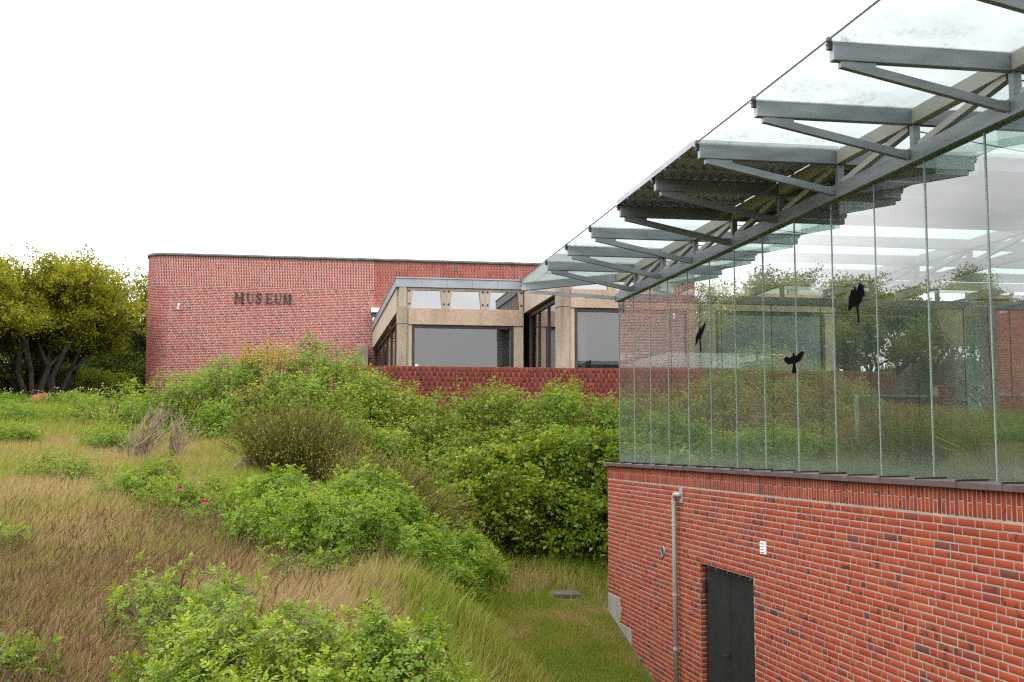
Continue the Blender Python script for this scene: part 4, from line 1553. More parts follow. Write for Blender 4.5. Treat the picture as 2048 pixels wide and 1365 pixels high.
def dome_points(r, lobes, dens, zmin=-.35, clump=0.0):
    """points on the outside of a union of ellipsoids, with normals"""
    Ps, Ns = [], []
    for (cx, cy, cz, rx, ry, rz) in lobes:
        A = 4*PI*(((rx*ry)**1.6+(rx*rz)**1.6+(ry*rz)**1.6)/3)**(1/1.6)
        n = int(A*dens*1.6)+6
        u = r.normal(0, 1, (n, 3))
        u /= np.linalg.norm(u, axis=1, keepdims=True)
        u = u[u[:, 2] > zmin]
        rad = 1+.0*u[:, 0]+r.normal(0, .06, len(u))
        inner = r.random(len(u)) < .25
        rad = np.where(inner, rad*r.uniform(.55, .9, len(u)), rad)
        ax_ = np.array([rx, ry, rz])
        nn = u/ax_
        nn /= np.linalg.norm(nn, axis=1, keepdims=True)
        q = u*ax_
        if clump:                                # leaves gather in tufts with open gaps between them
            nc = max(4, int(A/clump**2*.68))
            cu = r.normal(0, 1, (nc, 3))
            cu /= np.linalg.norm(cu, axis=1, keepdims=True)
            cq = cu*ax_
            dm = np.sqrt(((q[:, None]-cq[None])**2).sum(2)).min(1)/(clump*.62)
            kp = (dm < r.uniform(.75, 1.15, len(q))) | inner
            bul = np.where(inner, 0, np.clip(1-dm*dm, 0, 1)*clump*.55)
            q, nn, rad, bul = q[kp], nn[kp], rad[kp], bul[kp]
            p = np.array([cx, cy, cz])+q*rad[:, None]+nn*bul[:, None]
        else:
            p = np.array([cx, cy, cz])+q*rad[:, None]
        Ps.append(p)
        Ns.append(nn)
    P, Nn = np.concatenate(Ps), np.concatenate(Ns)
    keep = np.ones(len(P), bool)
    for (cx, cy, cz, rx, ry, rz) in lobes:
        q = ((P-np.array([cx, cy, cz]))/np.array([rx, ry, rz]))
        keep &= (q**2).sum(1) > .3
    return P[keep], Nn[keep]


def make_lobes(r, c, wx, wy, h, n):
    """sub-domes filling a bush of width wx, depth wy, height h above ground point c"""
    L = []
    for k in range(n):
        a = r.uniform(0, 2*PI)
        q = math.sqrt(r.uniform(0, 1))*.75
        x, y = c[0]+math.cos(a)*q*wx/2, c[1]+math.sin(a)*q*wy/2
        hh = h*(1-.55*q*q)*r.uniform(.8, 1.05)
        rr = r.uniform(.22, .36)
        rx, ry = wx*rr*.9, wy*rr*.9
        rz = min(hh*.55, (rx+ry)*.55)
        g = float(terr(x, y))
        L.append((x, y, g+hh-rz, rx, ry, rz))
        if hh-rz > rz*.8:
            L.append((x+r.normal(0, .1)*wx, y, g+(hh-rz)*.5, rx*.95, ry*.95, rz*.9))
    return L


def stems(root, r, P, c, n, rad=.010, mat='stem'):
    m = MB()
    idx = r.choice(len(P), min(n, len(P)), replace=False)
    for i in idx:
        p = P[i]
        bx, by = c[0]+(p[0]-c[0])*.45+r.normal(0, .08), c[1]+(p[1]-c[1])*.45+r.normal(0, .08)
        b = np.array([bx, by, float(terr(bx, by))-.03])
        mid = (b+p)/2+np.array([r.normal(0, .06), r.normal(0, .06), .10])
        m.tube([b, mid, p], [rad, rad*.75, rad*.4], 4, False)
    m.obj('stem', M[mat], root)


def bush(name, label, cat, c, wx, wy, h, nl, dens, mat, templates, seed, sc=1.0, singles=0, group=None, flowers=(), up=.7, tint=.35, nst=40, zmin=-.35, lobes=None, smat='stem', leader=.12, clump=0.0, srad=.010):
    r = np.random.default_rng(seed)
    z = float(terr(c[0], c[1]))
    root = thing(name, (c[0], c[1], z), label, cat, group)
    lobes = lobes or make_lobes(r, c, wx, wy, h, nl)
    P, Nn = dome_points(r, lobes, dens, zmin, clump)
    g = terr(P[:, 0], P[:, 1])
    k = P[:, 2] > g+.06
    P, Nn = P[k], Nn[k]
    D = Nn*.7+np.array([0, 0, up])+r.normal(0, .28, P.shape)
    lead = r.random(len(P)) < leader
    P = P+np.where(lead, r.uniform(.04, .16, len(P)), 0)[:, None]*(Nn*.4+np.array([0, 0, .8]))*sc
    scale = r.uniform(.72, 1.15, len(P))*sc
    # each lobe and each side of it differs a little in how young its leaves are
    tn = tint+.16*np.sin(P[:, 0]*2.1+seed)*np.sin(P[:, 1]*1.7+P[:, 2]*2.3)+r.normal(0, .10, len(P))
    sing = np.zeros(len(P), bool)
    if singles:
        d = P @ FW
        px, py, _ = proj(P)
        vis = (px > 0) & (px < 2048) & (py > 0) & (py < 1365) & (Nn[:, 1] < .3)
        order = np.argsort(np.where(vis, d, 1e9))
        sing[order[:singles]] = True
        single_leaves(root, P[sing], D[sing], scale[sing], mat, r)
    V, F, T = instance(templates, P[~sing], D[~sing], scale[~sing], tn[~sing], r)
    np_obj('foliage', V, F, M[mat], root, {'tint': T}, kind='stuff')
    if nst:
        stems(root, r, P, c, nst, rad=srad, mat=smat)
    for (fx, fy, fz) in flowers:
        m = MB()
        for q in range(5):
            a = 2*PI*q/5
            b = np.array([fx, fy, fz])
            e = np.array([math.cos(a)*.024, -.012, math.sin(a)*.024])
            e2 = np.array([math.cos(a+.6)*.03, -.02, math.sin(a+.6)*.03])
            e3 = np.array([math.cos(a-.6)*.03, -.02, math.sin(a-.6)*.03])
            m.add([b, b+e2, b+e, b+e3], [(0, 1, 2, 3)])
        m.obj('flower', M['petal'], root)
    return root, P


LEAFMESH = {}


def single_leaves(root, P, D, scale, mat, r):
    """the nearest leaves of the front bush as objects of their own"""
    if mat not in LEAFMESH:
        ms = []
        for k in range(6):
            f = k/5
            rr = np.random.default_rng(50+k)
            V, F = compound(rr, .105*(1.05-.4*f), 3, .038*(1.05-.3*f), True, droop=.45*(1-f)+.1)
            ms.append(np_mesh('leaf', V, F, M[mat], {'tint': np.full(len(V), .35+.4*f)}))
        LEAFMESH[mat] = ms
    X, Y, Z = rot_basis(D, r.uniform(0, 2*PI, len(P)))
    og = org(root)
    for i in range(len(P)):
        nl = 7
        for j in range(nl):
            f = j/(nl-1)
            el = math.radians(12+55*f+r.normal(0, 8))
            az = j*2.399+r.normal(0, .2)
            ce, se, ca, sa = math.cos(el), math.sin(el), math.cos(az), math.sin(az)
            x = X[i]*ce*ca+Y[i]*ce*sa+Z[i]*se
            y = -X[i]*sa+Y[i]*ca
            z = np.cross(x, y)
            p = P[i]+Z[i]*f*.10*scale[i]-og
            s = scale[i]
            o = bpy.data.objects.new('leaf', LEAFMESH[mat][min(5, int(f*5.99))])
            o.matrix_basis = Matrix(((x[0]*s, y[0]*s, z[0]*s, p[0]), (x[1]*s, y[1]*s, z[1]*s, p[1]), (x[2]*s, y[2]*s, z[2]*s, p[2]), (0, 0, 0, 1)))
            link(o, root)


SH_FINE = [shoot(100+k, 8, 3, .105, .038, True) for k in range(5)]
SH_MID = [shoot(110+k, 8, 3, .11, .047, False) for k in range(5)]
SH_FAR = [shoot(120+k, 6, 2, .12, .055, False, .12) for k in range(5)]
SP_MAPLE = [simple_cluster(130+k, 10, .13, .085, .8) for k in range(5)]
SP_OAK = [simple_cluster(140+k, 17, .24, .115, .6) for k in range(5)]

# dome centres and radii of every bush
LB = {
    'front': [(-0.69, 7.24, -1.35, 0.18), (-0.51, 7.3, -1.24, 0.22), (-0.26, 7.25, -1.22, 0.2), (-0.06, 7.02, -1.31, 0.21), (0.22, 6.78, -1.4, 0.21), (0.44, 6.64, -1.36, 0.15), (-0.36, 6.78, -1.45, 0.27), (0.03, 6.51, -1.44, 0.28), (0.32, 6.37, -1.56, 0.23), (-0.57, 6.72, -1.51, 0.19), (-0.15, 6.14, -1.61, 0.29), (0.18, 5.99, -1.66, 0.27), (-0.41, 6.09, -1.62, 0.23), (-0.64, 6.64, -1.55, 0.11), (0.45, 5.95, -1.62, 0.18)],
    'reach': [(0.55, 6.51, -1.22, 0.09), (0.47, 6.52, -1.18, 0.08), (0.58, 6.22, -1.36, 0.09), (0.62, 6.22, -1.51, 0.08)],
    'small': [(-1.23, 9.07, -1.28, 0.15), (-1.05, 9.02, -1.15, 0.15), (-1.11, 8.65, -1.43, 0.17), (-0.85, 8.7, -1.31, 0.14), (-0.58, 9.36, -1.18, 0.08)],
    'tip': [(-2.62, 17.32, -0.78, 0.3), (-2.2, 17.23, -0.6, 0.26), (-2.81, 17.06, -0.88, 0.22), (-1.95, 16.9, -0.78, 0.22)],
    'low': [(-1.63, 15.22, -0.9, 0.32), (-1.2, 15.14, -0.86, 0.32), (-0.76, 14.86, -0.86, 0.28), (-1.26, 14.46, -1.08, 0.32), (-0.82, 13.98, -1.19, 0.34), (-0.4, 13.3, -1.23, 0.3), (-1.5, 14.61, -1.14, 0.24)],
    'mid': [(-0.6, 13.89, -0.65, 0.25), (-0.23, 13.72, -0.62, 0.27), (0.19, 13.25, -0.76, 0.23), (0.47, 13.39, -0.61, 0.31), (0.82, 13.14, -0.7, 0.25), (1.05, 12.81, -0.94, 0.23), (-0.34, 12.75, -0.96, 0.27), (0.08, 12.17, -0.96, 0.27), (0.5, 11.99, -0.94, 0.28), (0.84, 12.15, -1.09, 0.23), (1.19, 12.51, -1.18, 0.21), (0.23, 11.96, -1.24, 0.25), (0.63, 11.9, -1.3, 0.23), (-0.12, 12.33, -1.2, 0.21), (-0.62, 13.21, -0.97, 0.19)],
    'border': [(-0.11, 11.73, -1.35, 0.23), (0.18, 11.48, -1.4, 0.25), (0.42, 11.45, -1.46, 0.21), (-0.25, 11.56, -1.4, 0.13), (0.62, 11.63, -1.52, 0.13), (0.13, 11.2, -1.56, 0.19)],
    'shade': [(1.49, 14.4, -1.36, 0.35), (1.87, 14.45, -1.47, 0.33), (1.25, 13.76, -1.67, 0.29), (1.68, 13.9, -1.77, 0.31), (2.02, 14.24, -1.62, 0.23), (1.47, 13.65, -1.95, 0.21)],
    'lawn': [(2.22, 15.84, -1.68, 0.28), (2.49, 15.81, -1.78, 0.15), (2.0, 15.49, -1.87, 0.23), (2.28, 15.55, -1.87, 0.13)],
    'h0': [(-3.45, 27.5, 0.67, 0.44), (-3.56, 26.83, -0.2, 0.49), (-3.02, 26.01, -0.63, 0.49), (-3.34, 25.34, -1.05, 0.49), (-3.0, 27.39, 0.94, 0.49), (-2.69, 26.64, 0.15, 0.545), (-3.03, 25.98, -0.3, 0.545), (-2.52, 25.16, -0.73, 0.545)],
    'h1': [(-2.43, 27.08, 1.04, 0.54), (-2.56, 26.41, 0.16, 0.6), (-2.06, 25.6, -0.29, 0.6), (-2.4, 24.93, -0.71, 0.6), (-1.81, 26.85, 1.25, 0.54), (-1.53, 26.1, 0.45, 0.6), (-1.9, 25.44, -0.0, 0.6), (-1.43, 24.64, -0.43, 0.6)],
    'h2': [(-1.3, 26.55, 1.35, 0.44), (-1.47, 25.89, 0.48, 0.49), (-1.0, 25.09, 0.03, 0.49), (-1.37, 24.43, -0.4, 0.49), (-0.31, 25.99, 1.18, 0.44), (-0.08, 25.25, 0.41, 0.49), (-0.48, 24.6, -0.04, 0.49), (-0.06, 23.8, -0.45, 0.49)],
    'h3': [(-1.01, 26.67, 1.78, 0.34), (-1.18, 26.02, 0.9, 0.38), (-0.52, 26.4, 1.61, 0.34), (-0.28, 25.66, 0.82, 0.38)],
    'h4': [(0.12, 25.86, 1.69, 0.49), (-0.09, 25.21, 0.82, 0.545), (0.33, 24.41, 0.36, 0.545), (-0.07, 23.76, -0.07, 0.545), (0.76, 25.57, 1.37, 0.49), (0.96, 24.84, 0.6, 0.545), (0.53, 24.19, 0.15, 0.545), (0.91, 23.4, -0.27, 0.545)],
    'h5': [(1.28, 25.1, 1.06, 0.49), (1.05, 24.45, 0.22, 0.545), (1.42, 23.66, -0.2, 0.545), (1.0, 23.01, -0.61, 0.545), (1.4, 25.48, 0.65, 0.462), (1.19, 25.1, 0.18, 0.462), (1.89, 25.23, 0.79, 0.44), (2.05, 24.5, 0.05, 0.49), (1.59, 23.86, -0.38, 0.49), (1.93, 23.07, -0.78, 0.49), (2.01, 25.61, 0.37, 0.415), (1.79, 25.23, -0.1, 0.415)],
    'h6': [(2.59, 25.22, 0.61, 0.44), (2.32, 24.57, -0.22, 0.49), (2.66, 23.79, -0.64, 0.49), (2.19, 23.14, -1.04, 0.49), (2.72, 25.59, 0.19, 0.415), (2.49, 25.22, -0.29, 0.415), (3.18, 25.11, 0.66, 0.44), (3.3, 24.39, -0.09, 0.49), (2.8, 23.75, -0.52, 0.49), (3.11, 22.97, -0.92, 0.49), (3.32, 25.49, 0.23, 0.415), (3.07, 25.11, -0.24, 0.415)],
    'h7': [(3.7, 24.92, 0.61, 0.49), (3.39, 24.28, -0.22, 0.545), (3.7, 23.5, -0.64, 0.545), (3.84, 25.29, 0.19, 0.462), (3.59, 24.92, -0.28, 0.462), (4.28, 24.82, 0.67, 0.44), (4.37, 24.1, -0.08, 0.49), (3.84, 23.47, -0.5, 0.49), (4.44, 25.19, 0.25, 0.415), (4.17, 24.82, -0.22, 0.415)],
    'h8': [(4.94, 24.81, 0.61, 0.44), (4.6, 24.18, -0.22, 0.49), (4.87, 23.4, -0.64, 0.49), (5.11, 25.18, 0.19, 0.415), (4.83, 24.81, -0.29, 0.415), (5.41, 24.41, 0.7, 0.49), (5.46, 23.7, -0.05, 0.545), (4.9, 23.07, -0.47, 0.545), (5.58, 24.78, 0.28, 0.462), (5.3, 24.41, -0.19, 0.462)],
    'h9': [(6.0, 24.11, 0.62, 0.44), (5.63, 23.49, -0.2, 0.49), (5.85, 22.72, -0.61, 0.49), (6.18, 24.48, 0.21, 0.415), (5.88, 24.11, -0.26, 0.415), (6.35, 23.88, 0.31, 0.39), (6.37, 23.18, -0.4, 0.435), (5.78, 22.55, -0.81, 0.435), (6.53, 24.25, -0.1, 0.367), (6.24, 23.88, -0.56, 0.367)],
    'scrub': [(-5.98, 30.5, 0.79, 0.26), (-5.12, 30.33, 0.94, 0.3), (-4.31, 29.67, 0.97, 0.36), (-3.81, 28.59, 0.72, 0.32), (-5.2, 28.86, 0.51, 0.26), (-4.31, 28.19, 0.51, 0.32)],
    'm0': [(4.66, 22.9, -0.29, 0.44), (4.38, 22.48, -1.26, 0.49), (4.65, 21.92, -1.83, 0.49), (4.24, 23.09, -0.4, 0.39), (4.35, 22.59, -1.28, 0.435), (3.88, 22.16, -1.86, 0.435)],
    'm1': [(5.23, 22.7, -0.25, 0.44), (4.94, 22.31, -1.11, 0.49), (5.21, 21.8, -1.59, 0.49), (5.63, 22.45, -0.45, 0.39), (5.71, 21.99, -1.23, 0.435), (5.22, 21.61, -1.7, 0.435)],
    'm2': [(3.59, 22.8, -0.49, 0.44), (3.33, 22.4, -1.25, 0.49), (3.63, 21.88, -1.63, 0.49), (3.0, 22.52, -0.72, 0.36), (3.13, 22.05, -1.38, 0.402), (2.7, 21.65, -1.75, 0.402)],
    'm3': [(2.65, 22.02, -0.99, 0.34), (3.1, 21.85, -1.18, 0.34), (2.33, 21.69, -1.23, 0.24), (2.78, 21.53, -1.45, 0.24)],
    'm4': [(3.72, 22.12, -0.85, 0.39), (4.21, 22.15, -1.0, 0.34), (4.67, 21.98, -1.11, 0.29), (5.24, 21.88, -1.11, 0.29)],
}


def lb(k): return [(x, y, z, r, r, r*.8) for x, y, z, r in LB[k]]


def cen(k):
    a = np.array(LB[k])
    return (float(a[:, 0].mean()), float(a[:, 1].mean()))


def rose(k, label, dens, mat, tpl, seed, **kw):
    bush('rose_bush', label, 'bush', cen(k), 1, 1, 1, 0, dens*1.95, mat, tpl, seed, lobes=lb(k), **{'clump': .24, **kw})


# foreground rose bushes
rose('front', 'large bright green rose bush filling the foreground at the bottom', 62, 'rose_a', SH_FINE, 21, singles=43, tint=.42, nst=60)
rose('reach', 'leafy rose bush reaching up to the right at the lower edge beside the lawn', 90, 'rose_a', SH_FINE, 22, sc=1.1, tint=.44, nst=6)
rose('small', 'small low rose bush among brown grass behind the foreground bush', 55, 'rose_a', SH_FINE, 23, sc=.95, tint=.36, nst=40)
# middle row
rose('tip', 'low sprawling rose patch at the left tip of the middle thicket', 55, 'rose_a', SH_MID, 24, tint=.42, nst=24)
rose('low', 'yellowish low rose bush with a magenta flower left of the tall middle bush', 50, 'rose_a', SH_MID, 25, tint=.38, nst=40, flowers=[(-1.44, 13.95, -.48), (-1.14, 13.55, -.62)])
rose('mid', 'tall deep green rose bush in the middle below the yellow flowering broom', 50, 'rose_b', SH_MID, 26, sc=1.0, tint=.42, nst=70)
rose('border', 'lower rose bush bordering the tan grass in front of the tall middle bush', 50, 'rose_b', SH_MID, 27, tint=.44, nst=40)
rose('shade', 'shaded open branched rose bush at the edge of the lawn', 38, 'rose_b', SH_MID, 28, sc=1.0, tint=.38, nst=0)
rose('lawn', 'small dark rose bush spreading over the lawn with bare lower branches', 36, 'rose_b', SH_MID, 29, tint=.36, nst=0)
# thicket on the bank
HB = [
    ('h0', 'light green thicket at the left end of the bank under the brick corner', 'rose_a', .40),
    ('scrub', 'low green scrub running from the trees towards the bank', 'rose_a', .40),
    ('h1', 'rounded green thicket in front of the rounded brick corner', 'rose_b', .38),
    ('h2', 'tall green thicket under the lettered brick wall', 'rose_b', .36),
    ('h3', 'shrub with reddish yellow tips rising before the brick wall', 'autumn', .55),
    ('h4', 'tallest bright green bush at the crest of the bank', 'rose_b', .42),
    ('h5', 'pale green thicket at the left end of the upright brick parapet', 'hedge', .46),
    ('h6', 'dense thicket under the middle of the brick parapet', 'hedge', .38),
    ('h7', 'bushy thicket under the right half of the brick parapet', 'hedge', .38),
    ('h8', 'leafy thicket rising against the right part of the parapet', 'rose_b', .44),
    ('h9', 'thicket with a magenta rose against the parapet beside the glass corner', 'rose_b', .38),
]
for i, (k, lab, mt, tn) in enumerate(HB):
    fl = [(6.35, 24.0, 1.05)] if k == 'h9' else ([(2.75, 24.1, .95), (3.25, 24.2, 1.0)] if k == 'h6' else ())
    bush('thicket', lab, 'shrub', cen(k), 1, 1, 1, 0, 56, mt, SH_FAR, 40+i, 1.1, clump=.42, srad=.02, tint=tn, nst=44, flowers=fl, group='shrubs of the bank below the museum', leader=.22, lobes=lb(k))
HM = [
    ('m0', 'dark gapped bramble in the middle of the bank below the parapet', .32),
    ('m1', 'leafy bramble low on the bank beside the brick corner', .36),
    ('m2', 'pale leaved bramble mound low on the bank right of the broom', .46),
    ('m3', 'bramble with yellow green leaves hanging over the lawn', .50),
    ('m4', 'lowest green bramble where the bank meets the lawn', .36),
]
for i, (k, lab, tn) in enumerate(HM):
    bush('bramble', lab, 'shrub', cen(k), 1, 1, 1, 0, 50, 'hedge', SP_MAPLE, 60+i, 1.15, clump=.44, srad=.02, tint=tn, nst=46, group='shrubs of the bank below the museum', leader=.22, zmin=-.5, lobes=lb(k))
# beyond the far glass wall
bush('thicket', 'green thicket seen through the left panes of the pavilion', 'shrub', (7.0, 22.3), 2.6, 1.6, 1.25, 9, 30, 'hedge', SH_FAR, 70, 1.15, tint=.38, nst=20)
bush('thicket', 'low green thicket seen through the middle panes of the pavilion', 'shrub', (9.4, 22.4), 2.4, 1.6, .95, 8, 30, 'hedge', SH_FAR, 71, 1.15, tint=.34, nst=20)
# weeds on the left slope
for i, (lab_, c, wx, h) in enumerate([
    ('small green weed clump at the far left of the slope', (-5.9, 25.0), 1.1, .36),
    ('leafy weed clump on the slope below the rust red stone', (-6.9, 30.5), 1.2, .42),
    ('pale weed clump in the tan grass left of the dry shrub', (-3.9, 19.4), 1.0, .35),
    ('feathery weed clump at the foot of the dry shrub', (-3.6, 23.6), 1.2, .45),
    ('small green sprig patch in the brown grass on the left', (-3.1, 13.2), .7, .28),
    ('tiny green sprigs in the brown grass at lower left', (-1.85, 7.9), .4, .3),
    ('green scrub under the oaks near the left edge', (-9.6, 40.0), 2.2, .4),
    ('green scrub under the oaks near the brick corner', (-7.4, 39.0), 2.2, .45)]):
    bush('weed_clump', lab_, 'weeds', c, wx, wx*.9, h, 5, 40, 'rose_a', SH_FAR if c[1] > 15 else SH_MID, 80+i, .9, tint=.26, nst=8, clump=.2, group='weeds on the left slope')


def ribbons(P0, P1, P2, w, tint):
    """bent strips from P0 over P1 to P2, five vertices each"""
    n = len(P0)
    d = P2-P0
    s = np.cross(d, np.array([[.2, .9, .1]])+rng.normal(0, .5, (n, 3)))
    s /= np.linalg.norm(s, axis=1, keepdims=True)+1e-9
    s = s*np.asarray(w)[:, None]
    V = np.stack([P0-s*.5, P0+s*.5, P1-s*.4, P1+s*.4, P2], 1).reshape(-1, 3)
    F = np.array([(0, 1, 3), (0, 3, 2), (2, 3, 4)])
    F = (F[None]+(np.arange(n)*5)[:, None, None]).reshape(-1, 3)
    return V, F, np.repeat(tint, 5)


def join(parts):
    Vs, Fs, Ts = [], [], []
    b = 0
    for V, F, T in parts:
        Vs.append(V)
        Fs.append(F+b)
        Ts.append(T)
        b += len(V)
    return np.concatenate(Vs), np.concatenate(Fs), np.concatenate(Ts)


def broom(label, c, wx, wy, h, lean, n, nflower, tint, seed):
    r = np.random.default_rng(seed)
    z = float(terr(*c))
    root = thing('broom_bush', (c[0], c[1], z), label, 'broom')
    a = r.uniform(0, 2*PI, n)
    q = np.sqrt(r.uniform(0, 1, n))
    bx, by = c[0]+np.cos(a)*q*wx*.22, c[1]+np.sin(a)*q*wy*.22
    tx, ty = c[0]+np.cos(a)*q*wx*.5+lean[0]*h, c[1]+np.sin(a)*q*wy*.5+lean[1]*h
    hh = h*(1-.35*q*q)*r.uniform(.55, 1.1, n)
    g = terr(bx, by)
    P0 = np.stack([bx, by, g], 1)
    P2 = np.stack([tx, ty, g+hh], 1)+r.normal(0, .08, (n, 3))
    P1 = P0*.45+P2*.55+np.stack([(tx-bx)*-.12, (ty-by)*-.12, hh*.1], 1)
    parts = [ribbons(P0, P1, P2, r.uniform(.012, .022, n), r.uniform(.1, .5, n)+tint)]
    for rep in range(5):
        f = r.uniform(.25, .95, n)[:, None]
        b = np.where(f < .55, P0+(P1-P0)*f/.55, P1+(P2-P1)*(f-.55)/.45)
        d = (P2-P0)
        d = d/np.linalg.norm(d, axis=1, keepdims=True)+r.normal(0, .33, (n, 3))
        ln = r.uniform(.15, .42, n)[:, None]*h*.7
        e = b+d*ln
        parts.append(ribbons(b, (b+e)/2+r.normal(0, .012, (n, 3)), e, r.uniform(.008, .017, n), r.uniform(.2, .9, n)+tint))
    V, F, T = join(parts)
    np_obj('twigs', V, F, M['broom'], root, {'tint': np.clip(T, 0, 1)}, kind='stuff')
    # tiny leaves
    k = r.integers(0, n, n*7)
    f = r.uniform(.35, 1.0, n*7)[:, None]
    p = P1[k]+(P2[k]-P1[k])*(f*1.4-.45)+r.normal(0, .07*h, (n*7, 3))
    e = p+r.normal(0, .022, (len(p), 3))+np.array([0, 0, .022])
    V, F, T = ribbons(p, (p+e)/2, e, np.full(len(p), .016), r.uniform(.5, 1, len(p)))
    np_obj('leaves', V, F, M['hedge'], root, {'tint': T*.7}, kind='stuff')
    if nflower:
        k = r.integers(0, n, nflower)
        f = r.uniform(.1, .9, nflower)[:, None]
        p = P0[k]*.2+P1[k]*.8+(P2[k]-P1[k])*f*.9+r.normal(0, .10*h, (nflower, 3))
        p[:, 1] -= wy*.18
        e = p+r.normal(0, .011, p.shape)
        V, F, T = ribbons(p, (p+e)/2, e+np.array([0, 0, .012]), r.uniform(.006, .020, len(p)), np.ones(len(p)))
        np_obj('blossoms', V, F, M['blossom'], root, kind='stuff')


broom('brownish upright broom bush with few flowers in front of the thicket', (-.15, 19.6), 2.5, 1.5, 1.28, (.06, 0), 620, 420, .0, 1)
broom('dark olive broom bush dotted with yellow flowers leaning towards the lawn', (1.0, 18.7), 2.5, 1.7, 1.2, (.42, .0), 1000, 900, .1, 2)
broom('green feathery broom bush sloping down to the lawn side', (1.9, 18.9), 1.5, 1.3, 1.05, (.45, 0), 480, 60, .15, 3)


def dry_shrub(label, c, h, lean, n, seed):
    r = np.random.default_rng(seed)
    z = float(terr(*c))
    root = thing('dry_shrub', (c[0], c[1], z), label, 'shrub')
    m = MB()
    for k in range(n):
        a, q = r.uniform(0, 2*PI), r.uniform(0, 1)
        b = np.array([c[0]+math.cos(a)*q*.18, c[1]+math.sin(a)*q*.15, z-.02])
        L = h*r.uniform(.5, 1.1)
        t = b+np.array([lean*L+r.normal(0, .16), r.normal(0, .12), L])
        mid = (b+t)/2+np.array([-.08*L+r.normal(0, .05), r.normal(0, .04), .05])
        m.tube([b, mid, t], [.014, .009, .004], 4, False)
        for j in range(4):
            f = r.uniform(.35, .95)
            p = b*(1-f)+t*f if f > .5 else b*(1-f)+mid*f
            e = p+np.array([lean*.22+r.normal(0, .10), r.normal(0, .08), r.uniform(.1, .35)])
            m.tube([p, (p+e)/2+r.normal(0, .015, 3), e], [.006, .005, .002], 3, False)
    m.obj('branches', M['twig'], root)


dry_shrub('bare tan shrub of thin dry twigs leaning right', (-2.95, 21.6), 1.0, .32, 40, 1)
dry_shrub('smaller bare grey shrub with a forked pale stem beside the tan one', (-2.35, 21.9), .9, .30, 20, 2)
dry_shrub('low heap of bare reddish twigs at the foot of the brown broom', (-1.25, 20.4), .35, 1.2, 26, 3)


# trees --------------------------------------------------------------
def tree(label, base, H, spread, seed, mat='oak', stemsn=3, lean=(0, 0), r0=.2, dens=1.0, tint=.35, group=None):
    r = np.random.default_rng(seed)
    z = float(terr(*base))
    root = thing('oak_tree' if mat == 'oak' else 'dark_tree', (base[0], base[1], z), label, 'tree', group)
    m = MB()
    tips = []
    top = z+H

    def grow(p, d, ln, rad, lev):
        d = d/np.linalg.norm(d)
        bend = r.normal(0, .16, 3)
        q = p+d*ln*.5+bend*ln*.12
        e = p+d*ln+np.array([lean[0], lean[1], 0])*ln*.15
        if e[2] > top: e[2] = top-r.uniform(0, .3)
        m.tube([p, q, e], [rad, rad*.86, rad*.7], 6 if lev < 3 else 4, False)
        if lev >= 5 or rad < .012:
            tips.append(e)
            return
        if lev >= 3: tips.append(q)
        nb = 2 if r.random() < .45 else 3
        for k in range(nb):
            a = r.uniform(0, 2*PI)
            s = r.uniform(.35, .85)
            nd_ = d+np.array([math.cos(a)*s*spread, math.sin(a)*s*spread, r.normal(.08, .22)])
            if e[2] > top-.8: nd_[2] = min(nd_[2], .15)
            grow(e, nd_, ln*r.uniform(.62, .88), rad*.66, lev+1)
    b = np.array([base[0], base[1], z-.1])
    for s in range(stemsn):
        a = 2*PI*s/stemsn+r.uniform(0, 1)
        d = np.array([math.cos(a)*.38+lean[0]*.4, math.sin(a)*.3, 1.0])
        p0 = b+np.array([math.cos(a)*.10, math.sin(a)*.10, 0])
        grow(p0, d, H*.24*r.uniform(.85, 1.15), r0*r.uniform(.7, 1.0), 0)
    m.obj('trunk', M['bark'], root)
    T = np.array(tips)
    rep = max(1, int(round(3*dens)))
    P = np.repeat(T, rep, 0)+np.clip(r.normal(0, .19, (len(T)*rep, 3)), -.32, .32)*np.array([1, 1, .75])
    D = r.normal(0, .5, P.shape)+np.array([0, 0, 1.0])
    hgt = (P[:, 2]-z)/H
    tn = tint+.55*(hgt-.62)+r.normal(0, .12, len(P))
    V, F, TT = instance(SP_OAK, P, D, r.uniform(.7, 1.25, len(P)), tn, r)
    np_obj('crown', V, F, M[mat], root, {'tint': TT}, kind='stuff')


TREES = [
    ('gnarled oak with a forked trunk at the left edge', (-11.9, 45.5), 5.9, 1.0, 11, (-.05, 0), 3),
    ('dense rounded oak second from the left edge', (-10.6, 46.8), 6.0, 1.05, 12, (-.05, 0), 3),
    ('tallest broad oak with a bright yellow green top', (-9.9, 44.8), 5.75, 1.1, 13, (0, 0), 3),
    ('oak with a dense crown behind the tallest oak', (-9.5, 47.6), 5.9, 1.05, 14, (.0, 0), 4),
    ('leaning oak with dark slanting limbs left of the rounded brick corner', (-9.35, 45.6), 5.4, .9, 15, (.08, .05), 3),
    ('sparse thin crowned tree behind the rounded brick corner', (-8.3, 55.0), 6.6, 1.0, 19, (.1, 0), 3),
    ('oak just outside the picture on the left', (-13.4, 45.0), 6.5, 1.05, 16, (0, 0), 3),
    ('oak farther left outside the view reflected in the panes', (-15.6, 45.5), 6.3, 1.05, 17, (0, 0), 3),
    ('outermost oak of the row reflected at the right panes', (-18.2, 47.0), 6.2, 1.0, 18, (0, 0), 3),
]
for i, (lab_, b, H, sp, sd_, ln, ns) in enumerate(TREES):
    tree(lab_, b, H, sp, sd_, 'oak', ns, ln, .125, .8 if i in (4, 5) else 1.35, tint=.44)
